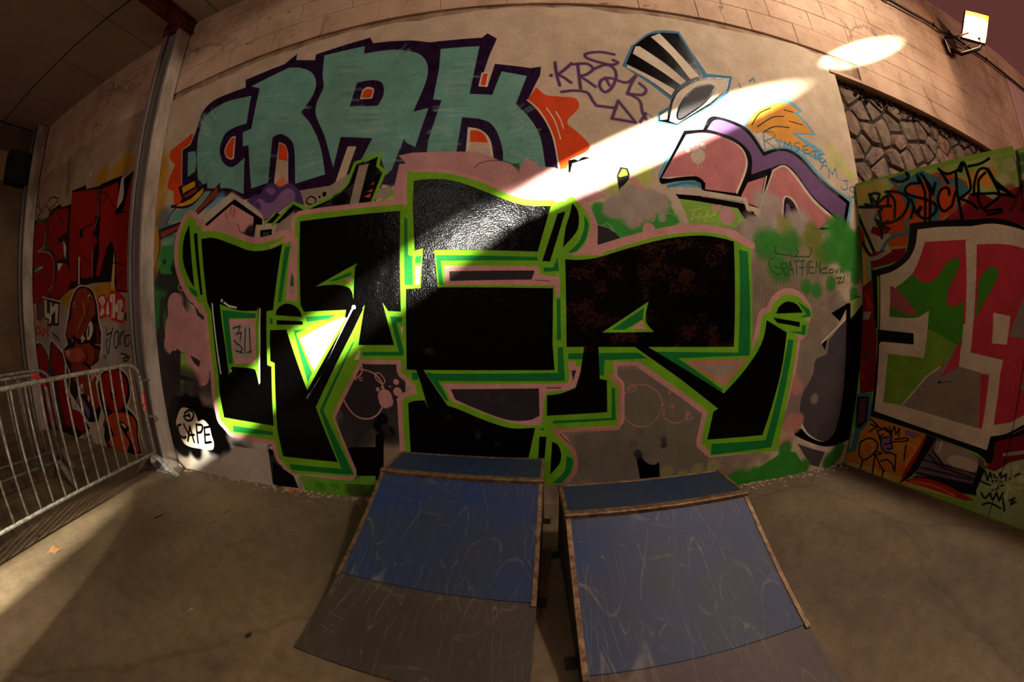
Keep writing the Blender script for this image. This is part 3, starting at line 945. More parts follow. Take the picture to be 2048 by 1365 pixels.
P gray3 2347,298 2549,220~ 2733,161 2685,21 2562,63
B greens2 92 0.95 2097,98 2253,153 2363,13 2191,1 1990,54 1896,69 1787,66 1727,46 2461,38 2825,40 2869,97 2920,132 2206,259
P greens2 1675,103 1930,123 2185,243 2339,220 2517,29 2369,-9 1914,-14 1650,8
P teal -3440,2488 -3355,2589~ -3171,2590~ -2972,2647 -2880,2697 -2751,2669 -2929,2563 -3061,2467
S dpurp 15 0 -3440,2488 -3364,2585~ -3292,2609
P dpurp -3286,2827 -2987,2869 -2946,2761 -2826,2766 -2820,2722 -2876,2670~ -2999,2599~ -3135,2583~ -3380,2633 -3384,2667 -3232,2647 -3203,2696
P yel -3220,2812 -3018,2832 -3002,2773 -3192,2744
P yel -3305,2642 -3074,2658~ -2946,2706 -2868,2729 -2893,2673~ -3018,2614~ -3174,2613~
P rust -3188,2715 -2986,2753 -2965,2721 -3130,2686
P dpurp -3070,2463 -2638,2732 -2633,2593 -2984,2458
P rust -3036,2473 -2671,2699 -2661,2619 -2985,2474
P dpurp -3588,2452 -3087,2466 -3098,2394 -3537,2337
P rust -3549,2412 -3111,2444 -3121,2414 -3518,2351
P teal -3446,2322 -3293,2341 -3306,2246 -3482,2262
P greensp -3503,2265 -3297,2255 -3320,1970 -3537,1995 -3518,2135
B dksp 32 0.9 -3507,1970 -3341,1855 -3457,2105 -3319,2023 -3253,2036 -3311,1926
S dpurp 14 0 -3577,2445 -3544,2271~ -3600,2113~ -3642,1996~ -3687,1912
B ltblue 75 0.7 -2618,2564 -2672,2513 -2760,2479
B lilac 56 0.8 -3249,2227 -3237,2140 -3217,2074
S creamd 72 13 -2916,2445 -2857,2311 -2896,2400 -2475,2566 -2101,2322 -2072,2243
D creamd 44 -2875,2438
P black -2852,2351 -2429,2529 -2084,2292 -2082,2245 -2153,2256 -2186,2149 -2774,2257
P pink -2803,2338 -2453,2488 -2182,2326 -2192,2132 -2256,2117 -2503,2203 -2759,2265
S rust 7 9 -2465,2464 -2474,2406
S rust 7 9 -2422,2446 -2429,2369
S rust 7 9 -2531,2416 -2514,2373
S rust 7 8 -2370,2291 -2309,2148
P greensd -2533,2220 -2456,2247~ -2365,2194
B dksp 61 0.8 -2258,2178 -2323,2169 -2220,2210 -2230,2137
P vio2 -2277,2483 -2191,2522~ -2127,2509 -2078,2575~ -1989,2585~ -1914,2529 -1814,2552~ -1738,2496~ -1641,2393 -1555,2343 -1574,2302 -1769,2387 -1956,2299 -2061,2269 -2090,2339 -2182,2412
P vio3 -2208,2426 -2173,2458~ -2125,2478~ -2047,2426~ -1976,2423~ -1888,2491~ -1822,2507~ -1763,2469~ -1738,2409 -1769,2392 -1956,2308 -2062,2283 -2103,2351
P vio3 -2069,2540~ -2010,2552~ -1959,2514~ -1992,2482~
P vio2 -2183,2431~ -2147,2454~ -2107,2408~ -2116,2372
P creamd -2153,2247 -1941,2237 -1925,2095 -2146,2075
P black -2103,2200 -1974,2192 -1977,2080 -2097,2079
P gray2 -2076,2179 -2003,2178 -2001,2105 -2043,2111 -2067,2096
P washl -1929,2222 -1753,2294 -1757,2108 -1948,2098
P limed -1926,2140 -1835,2154 -1925,2113
P washl -1704,2469 -1424,2460 -1264,2533 -1256,2352 -1640,2305
S black 10 0 -1635,2380~ -1596,2401~ -1546,2366~ -1571,2332~ -1625,2348~ -1635,2380
D black 19 -1471,2399
D black 10 -1513,2383
P smoke2 -1957,2223 -1753,2361 -1640,2290 -1353,2366 -1203,2569 -1006,2629 -955,2471 -1052,2238 -1694,2298
P black -2039,2251 -1946,2323 -1882,2297 -1762,2362 -1640,2293 -1418,2338 -1282,2407 -1203,2577 -1028,2633 -1024,2526 -996,2477 -1090,2249 -1268,2265 -1212,2449 -1450,2321 -1621,2272 -1751,2330 -1898,2229
P washl -1180,2583 -1098,2590 -1174,2264 -1250,2275
P washl -1879,2234 -1750,2307 -1727,2227
P black -1145,2307 -1059,2456 -998,2448 -1084,2299
P orange -1080,2415 -1050,2437 -1049,2411
P orange -1116,2361 -1056,2382 -1063,2357
P orange -1130,2327 -1070,2348 -1081,2313
S lime 21 0 -2055,2249 -1952,2316
S lime 27 0 -1967,2229 -1763,2378 -1637,2304 -1354,2381 -1268,2458 -1213,2609 -1010,2653 -1025,2559 -968,2500 -1070,2251
B black 47 0.7 -1303,2344 -1352,2336
P washl -1011,2376 -908,2377 -892,2304 -1039,2293
S lime 17 0 -1001,2267 -907,2320 -858,2385
B dpurp 44 0.8 -882,2461 -909,2421
P limed -3243,1211 -3074,1209 -3040,1132 -3116,857 -3329,828
D pink2 151 -3262,1565
D pink2 138 -2876,1505
D pink2 192 -3178,1405
D pink2 181 -2935,1283
D pink2 183 -2977,1435
D pink2 130 -3400,1333
D pink2 120 -3049,1171
D pink2 128 -3347,1451
D pink2 116 -2898,1132
D pink2 126 -3288,1664
D pink2 118 -2951,1018
B pink2 101 0.9 -3444,1294 -2807,1132 -2991,978 -3250,1701
D dkgray 81 -3355,1091
D dkgray 81 -3361,1152
P dkgray -3094,1190 -2944,1132 -2971,1075 -3043,1113
D dkgray 73 -3560,1398
D dkgray 74 -3589,1338
S dkgray 34 0 -3048,1704 -2956,1641~ -2916,1563 -2843,1522
D dkgray 37 -3328,1924
D dkgray 37 -3349,1837
D dkgray 36 -3240,1915
S dkgray 42 5 -3503,1008 -3031,938
D pink2 30 -3038,938
D dkgray 20 -3038,938
S dkgray 62 28 -3504,1720 -3551,1459~ -3582,1173~ -3574,881~ -3607,579~ -3679,27
S ochre 42 23 -3730,1131 -3691,747~ -3667,352~ -3679,74
S pink 13 0 -3173,1865 -3113,1843~ -3115,1805~ -3175,1801~ -3218,1834~ -3173,1865
B wash 151 0.8 -3170,774 -2962,705 -2828,635
B dksp 164 0.6 -3438,968 -3553,818 -3130,936
S smoke 13 10 -3391,867 -3029,948
S smoke 13 10 -3365,855 -3036,921
S smoke 13 10 -3339,844 -3042,893
S smoke 13 10 -3313,833 -3049,865
S smoke 13 10 -3288,822 -3055,837
S smoke 13 10 -3263,810 -3062,809
P grayp -2934,352 -2171,334 -2152,72 -2212,-62 -3570,-293 -3724,-51 -3248,76
B grayp 162 0.8 -3023,265 -3270,18 -2851,335 -2713,97 -2387,91
B black 169 1 -3310,643 -3154,653 -2937,567 -2855,433 -2896,347 -3497,566 -3562,451 -3567,362 -3485,282 -3289,282
P cream -3515,456 -3500,522~ -3401,637~ -3320,671~ -3188,651~ -3135,603~ -3120,543 -3026,565~ -2955,505~ -2949,424~ -2937,343~ -2970,276~ -3033,258 -3129,257 -3333,255~ -3446,286~ -3490,370~
S black 22 3 -3327,610~ -3240,648~ -3173,621~ -3216,556~ -3308,538~ -3348,577~ -3255,595
S black 22 3 -3249,616 -3244,575
S black 26 3 -3432,485~ -3496,457~ -3490,370~ -3426,344~ -3385,359
S black 25 3 -3376,490 -3322,387
S black 25 3 -3364,318 -3275,477 -3259,318
S black 25 3 -3322,387 -3233,396
S black 24 3 -3163,508 -3193,315
S black 24 3 -3163,508~ -3066,506~ -3102,441~ -3173,423
S black 24 3 -3039,488 -3074,328 -2978,349
S black 23 3 -3039,488 -2955,505
S black 23 3 -3052,414 -2979,425
P dkgray -1412,1097 -836,1100 -861,792 -1021,726 -1317,450 -1400,747
B smoke 100 0.7 -1364,616 -1412,546 -949,633 -943,1034
P black -1353,447 -1138,460 -1125,561 -1052,597 -1131,31 -1339,199 -1394,427
B black 58 0.9 -1058,693 -1021,582 -1099,628
S pink 13 0 -1029,805~ -1088,724~ -1177,686~ -1279,710~ -1355,813~ -1375,940~ -1329,1034~ -1221,1065~ -1105,1042~ -1044,989~ -1012,898
S pink 13 0 -1180,1088~ -1190,1034~ -1245,1000~ -1331,1016
S pink 10 0 -1259,1034~ -1270,1011~ -1238,985
S pink 9 0 -1073,1034~ -1040,1034~ -1004,981~ -1030,958~ -1076,996~ -1073,1034
D pink 16 -1199,991
D dkgray 8 -1199,991
D pink 57 -1015,859
D pink 57 -1010,828
D pink 34 -912,898
D pink 22 -917,971
D pink 22 -904,837
D pink 16 -1067,915
D pink 8 -1033,928
D pink 8 -968,936
P dkgray -2209,396 -2091,444 -2071,238 -2160,-13 -2249,15
B wash 47 0.9 -2181,361
D black 30 -2189,331
D cream 15 -2178,376
P black -2187,244 -1984,131 -1957,15 -2154,8 -2246,26
P graysp -1933,137 -1870,144 -1918,-11 -1957,15
P greenw -1895,151 -1174,213 -1186,26 -1892,-37
B greens2 60 0.6 -1714,85 -1569,101
B dksp 113 0.5 -1379,83 -1231,79
S greenw 47 0 -1900,111 -1183,157
B smoke 40 0.7 -983,754 -1039,615 -1015,555
P washg 611,1028 1328,998 1448,97 396,203 350,565 641,588
B washg 199 0.7 463,404 543,277 1139,266
P black 815,366 844,379 894,312~ 958,282~ 1003,302 1029,119 871,136
B dkgray 28 0.8 838,364 821,389 1025,486 1029,440
B washd 37 0.6 1022,517 832,561 778,476
B limesp 67 0.4 1074,214 1210,165 1339,200 1477,199
S pink3 7 0 683,827~ 758,900~ 858,909~ 963,841~ 991,740~ 945,641~ 859,596~ 755,632~ 694,715~ 683,827
S pink3 8 0 1012,651~ 1100,608~ 1177,624~ 1198,652
D pink3 9 998,754
D pink3 9 1008,710
D pink3 9 1010,681
D pink3 9 1046,836
S pink3 11 0 1194,697 1201,622 1255,640
S pink3 7 0 717,888~ 758,920~ 787,885~ 746,859
B pink3 18 0.7 1052,857 1075,734 1213,666
P pink2 -282,2583 -126,2504~ -26,2447 34,2430 51,2519 71,2518 76,2466 131,2494 129,2450 251,2440 303,2411 409,2352 607,2226 433,2167 131,2142 -132,2235 -401,2382 -757,2493 -865,2616 -760,2626
P pink2 -319,2446 -266,2492~ -161,2507~ -57,2480~ 6,2413
S dksp 4 0 -319,2446 -266,2492~ -161,2507~ -57,2480~ 6,2413
P greensd -44,2475 8,2477 6,2428
D pink2 57 71,2440
P pink2 -855,2547 -755,2548 -319,2460 15,2288 -52,2209 -372,2365 -753,2445 -763,2164 -833,2157 -849,2270 -892,2275 -893,2361
O pink 230 0 0 a1
O pink 281 0 0 a2
O pink 269 0 0 a3
O pink 176 0 0 b1
O pink 201 0 0 b2
O pink 204 0 0 b3
O pink 204 0 0 b4
O pink 158 0 0 e1
O pink 157 0 0 e2
O pink 159 0 0 e3
O pink 169 0 0 e4
O pink 174 0 0 e5
O pink 174 0 0 e6
O pink 167 0 0 r1
O pink 161 0 0 r2
O pink 193 0 0 r3
O pink 213 0 0 r4
O pink 214 0 0 r5
O pink 220 75 -75 a1
O pink 168 57 -57 b1
O pink 192 65 -65 b2
O pink 152 52 -52 e1
O pink 160 55 -55 r1
O pink 154 53 -53 r2
O pink 184 63 -63 r3
O pink 220 40 -40 a1
O pink 168 31 -31 b1
O pink 192 35 -35 b2
O pink 152 28 -28 e1
O pink 160 29 -29 r1
O pink 154 28 -28 r2
O pink 184 34 -34 r3
O lime 125 0 0 a1
O lime 153 0 0 a2
O lime 146 0 0 a3
O lime 96 0 0 b1
O lime 109 0 0 b2
O lime 111 0 0 b3
O lime 111 0 0 b4
O lime 86 0 0 e1
O lime 85 0 0 e2
O lime 87 0 0 e3
O lime 92 0 0 e4
O lime 94 0 0 e5
O lime 95 0 0 e6
O lime 91 0 0 r1
O lime 88 0 0 r2
O lime 105 0 0 r3
O lime 116 0 0 r4
O lime 116 0 0 r5
O lime 125 45 -45 a1
O lime 96 34 -34 b1
O lime 109 39 -39 b2
O lime 86 31 -31 e1
O lime 91 33 -33 r1
O lime 88 32 -32 r2
O lime 105 38 -38 r3
O lime 125 85 -80 a1
O lime 96 65 -61 b1
O lime 109 74 -70 b2
O lime 86 59 -55 e1
O lime 91 62 -58 r1
O lime 88 60 -56 r2
O lime 105 71 -67 r3
P pink -1810,1760 -1784,1987 -1751,2086 -1711,2090 -1714,1598 -1839,1615
P pink -812,2266 -790,2264 -791,2151 -811,2153
P pink -1992,2060 -1869,2082 -1811,2150 -1792,2091 -1809,2046 -1881,2074 -1991,2031
P lime -3144,2295 -3077,2448 -2967,2455 -2924,2338 -2904,2288 -2838,2267 -2778,1644 -2856,1670 -2920,1695~ -3067,1839~ -3153,2055~
P greend -3067,1829 -2933,1776 -2903,1713 -2968,1739~
P lime -2905,2298 -2744,2262~ -2562,2224~ -2417,2145~ -2255,2071~ -2139,2037~ -2006,2038~ -1850,2076 -1861,2034 -2899,2175
P lime -1850,2076 -1816,2037 -1783,2024 -1849,1555 -1960,1527 -1978,1607 -1878,2045
P greend -1833,2026 -1783,2028 -1810,1897 -1880,1596 -1915,1598
P pink -1767,2075 -1708,2084 -1726,1594 -1834,1610 -1799,1852 -1777,1971
P graysp -1775,1704 -1745,1728 -1750,1643 -1788,1646
P greensd -1767,1823 -1746,1762 -1753,1711 -1786,1714
P lime -2756,1652 -2687,1640 -2668,1022 -2686,621 -2554,596 -2083,564 -2057,548 -1991,1081 -2059,1106 -2040,1364 -2038,1529 -1962,1531 -1969,1561 -2059,1547 -2085,1366 -2072,1097 -2040,1080 -2106,586 -2711,614 -2721,834 -2707,1040
P greend -2608,544 -2119,525 -2126,493 -2616,485
P lime -845,2187 -747,2259 -786,2263 -744,2087 -739,1890 -679,1881 -693,1629 -801,1631 -821,1131 -846,1466
P greend -811,2127 -789,2125 -789,1860 -763,1850 -754,1755 -757,1651 -813,1656
P greend -731,1852 -688,1851 -693,1800 -732,1803
P pink -732,1778 -694,1772 -703,1652 -735,1654
P lime -986,1542 -945,1478 -807,1468 -817,1131 -1204,1136 -1195,1243 -914,1237
P greend -932,1440 -843,1433 -845,1396 -889,1397 -842,1194 -845,1160 -1168,1165 -1165,1191 -879,1188
P pinkl -862,1359 -836,1367 -845,1305
P lime -1127,1537 -1195,1243 -1199,1135 -1394,1137 -1306,1271
P pinkl -1231,1278 -1228,1201 -1184,1200 -1199,1135 -1268,1136 -1263,1193
P lime -1660,1509 -1281,1501 -1211,1503 -1510,1138 -1526,1139 -1785,1140 -1832,1376 -1679,1398
P lime -1843,1377 -1678,1399 -1671,1509 -1223,1508 -1691,894
P greend -1771,1371 -1661,1375 -1749,1346 -1627,1033 -1676,960
P greend -1644,1468 -1373,1471 -1438,1443 -1637,1429
P pinkl -1716,1305 -1440,1413 -1277,1459 -1334,1386 -1606,1049
P lime -1142,1512 -1242,1337 -1630,763 -1499,309 -2054,307 -2041,222 -1979,151 -1358,197 -1494,743 -1172,1246
P greend -1248,1255 -1220,1277 -1561,741 -1366,206 -1992,188 -2002,241 -1471,251 -1594,739
P lime -2036,1405 -1680,1383 -1678,1412 -2023,1426
P greend -2008,1477 -1980,1476 -1984,1427 -2012,1428
P lime -796,2476 -749,2470~ -578,2449~ -435,2414~ -252,2343~ -43,2230~ 60,2183~ 217,2168 169,2028 125,1796 139,1744 -593,1774 -736,1837 -785,1993
P greend -810,2129 -791,2127 -783,1862 -753,1851 -754,1653 -814,1657
P greend -727,1849 -686,1849 -692,1804 -728,1804
P pink -732,1777 -693,1780 -705,1653 -735,1649
P lime -595,1884 116,1838 149,1744 261,1669 280,1596 -581,1625
P greend -584,1848 105,1805 114,1781 -549,1806 -537,1642 -566,1640
P pink -523,1770 118,1744 122,1687 256,1669 254,1532 224,1535 218,1610 -523,1637
P dkgray -492,1731 87,1714 64,1654 -488,1665
S black 3 0 85,1650 188,1641
P lime 211,2168 281,2190 370,2189 415,2123~ 431,2026~ 406,1940~ 286,1793 261,1689 127,1697 111,1838 169,2028
P greend 149,1733 211,1732 244,1799 249,1708 148,1704
P pink 377,2212 419,2212~ 490,2124~ 526,2005~ 515,1866 552,1866 550,1813 338,1808 427,1919 474,2026 426,2134
P lime 366,2198 412,2167~ 467,2091~ 473,2004~ 436,1897~ 359,1813 276,1814 310,1888 410,2026
P greend 437,2091 463,2026~ 437,1919~ 365,1829 318,1832 395,1908~ 432,2004~
P lime 257,1534 221,1535 207,1592 196,1041 281,1038 293,1523 291,1793 265,1794
P greend 231,1519 254,1519 253,1213 270,1039 223,1040
P lime 275,1793 358,1782~ 550,1802 549,1776 358,1766~ 274,1773
P lime -814,1058 199,1041 197,1246 288,1244 299,941 -582,958 -500,816 -556,797 -655,973 -722,1091 -774,1092 -754,964 -807,964
P greend -792,1037 -749,1035 -748,987 -791,987
P greend -688,1041 -633,1029 229,1017 231,1194 266,1193 277,960 -604,977 -535,834 -558,834 -667,1000
P pink -564,954 325,941 301,1057 389,1060 369,944~ 307,896 149,883 143,714 161,657 103,645~ -22,650~ -199,702~ -330,769~ -508,825
P dkgray -516,917 97,912 99,715 23,684~ -110,687~ -243,731~ -374,788~ -489,844
P dkgray 325,1029 356,1033 334,958
S black 5 0 149,915 246,912
B smokel 27 0.6 -264,869 -167,841
D dkgray 14 -264,869
D dkgray 14 -167,841
P lime 140,861 246,871~ 352,904 334,891 158,851 152,714 579,723 573,954 539,973 602,980 650,878 664,615 183,628 107,630
P greend 608,898 631,897 643,662 192,656 196,675 614,680
P lime 67,631 192,628 246,519 302,468~ 350,355~ 315,242~ 231,171 100,176 63,262 9,377
P greend 102,621 134,620 129,606 102,609
P greend 293,398 340,365~ 319,263~ 260,180 189,183 277,275~
S pink3 29 0 205,598 320,477~ 361,364~ 352,261~ 306,200
S dkgray 5 0 246,573 320,487
S pink3 24 0 210,606 669,595 668,914 593,989
P lime 296,1818 390,1813~ 521,1830~ 726,1891~ 939,1950~ 1118,1984~ 1320,2003~ 1499,1997~ 1615,1946 1736,1903 1746,1044 896,1078 852,1147 1516,1182 1528,1936
P pink 293,1818 391,1841~ 523,1859~ 727,1918~ 913,1996 1091,2031~ 1322,2029~ 1535,2028~ 1671,1993 1776,1942 1782,1898 1741,1896 1640,1933 1498,1985~ 1319,1995~ 1117,1977~ 939,1943~ 726,1884~ 521,1823~
P greend 1628,1882 1707,1872 1724,1089 1102,1091 1504,829 1471,824 894,1145 1615,1114
P lime 291,1189 781,1175 954,1076 575,1089 556,969 516,971 515,1091 283,1098
P greend 303,1149 404,1149 399,1107 303,1110
P greend 515,1146 795,1142 867,1099 555,1096 549,990 519,991
P pink3 1149,1068 1708,1063 1505,859
P washl 1247,1028 1646,1031 1489,918
P lime 535,1286 873,1493 853,1411~ 857,1345~ 914,1282
P greend 602,1304 837,1451 829,1372 697,1302
P pink 738,1308 822,1366 853,1303
P lime 1861,1406 1959,1362 2115,1256 2191,1224 2120,265 1443,310 1375,446 1931,416 2003,708 2096,1226
P greend 2114,1203 2174,1194 2045,306 1446,315 1439,408 1974,378
P lime 1880,1421 1988,1392 2007,1466~ 2089,1523~ 2215,1521~ 2348,1454~ 2395,1384 2283,1361 2340,1346 2335,1221 2137,1248 2093,1287 1930,1355
P greend 2211,1501 2348,1438 2363,1384 2243,1373 2309,1407
P greend 2263,1315 2307,1315 2302,1233 2115,1264 2265,1261
S black 1 0 -2010,2445 -2009,2444
K black a1 a2 a3 b1 b2 b3 b4 e1 e2 e3 e4 e5 e6 r1 r2 r3 r4 r5
P lime -1547,1691 -1188,1833 -1171,1835 -1196,1808 -1207,1703 -1217,1576 -1227,1627~ -1255,1663~ -1323,1685~ -1425,1695~
P greend -1424,1723 -1227,1777 -1233,1752 -1363,1721
P pink -1292,1726 -1221,1735 -1229,1694 -1263,1711
P lime 535,1286 873,1495 853,1411~ 857,1345~ 914,1282
P greend 602,1304 837,1451 829,1372 697,1302
P pink 738,1308 822,1366 853,1303
P lime -2603,1630 -2370,1561~ -2147,1544 -2133,1581 -2136,1368 -2200,924 -2216,1028~ -2254,1066~ -2506,1082 -2560,1002 -2562,1204
P greend -2574,1575 -2165,1520 -2168,1483 -2491,1503 -2488,1111 -2542,1105
P pink -2493,1486 -2168,1486 -2202,1118 -2468,1102
P graysp -2458,1440 -2219,1438 -2239,1163 -2447,1150
S dkgray 13 0 -2447,1413 -2356,1427 -2387,1376
S dkgray 13 0 -2414,1360 -2349,1375 -2369,1306
S dkgray 13 0 -2446,1308 -2399,1272
S dkgray 13 0 -2386,1272 -2353,1236 -2383,1202
S dkgray 12 0 -2295,1407 -2327,1201
S dkgray 12 0 -2247,1405 -2258,1201
S dkgray 13 0 -2432,1220 -2358,1202
S dkgray 12 0 -2295,1201 -2244,1218
S white 18 0 -2707,1638 -2692,1423 -2679,1205 -2668,1022
S white 18 0 -2114,1554 -2142,1267 -2191,950
D white 15 -2574,1658
S white 19 0 -2543,1638 -2483,1604 -2394,1585
D white 13 -2525,1046
S white 17 0 -1226,1510 -1443,1159 -1620,936
D white 17 -1217,1518
S white 11 5 -1620,936 -1705,832
S black 24 0 -1215,1493 -1443,1151 -1677,886
N rust 295,1786 937,1916 1318,1972 1583,1942 1572,1159 291,1195
B smokel 26 0.3 -679,1189 -642,1184 -543,713 -339,589 -341,559 -207,500'''
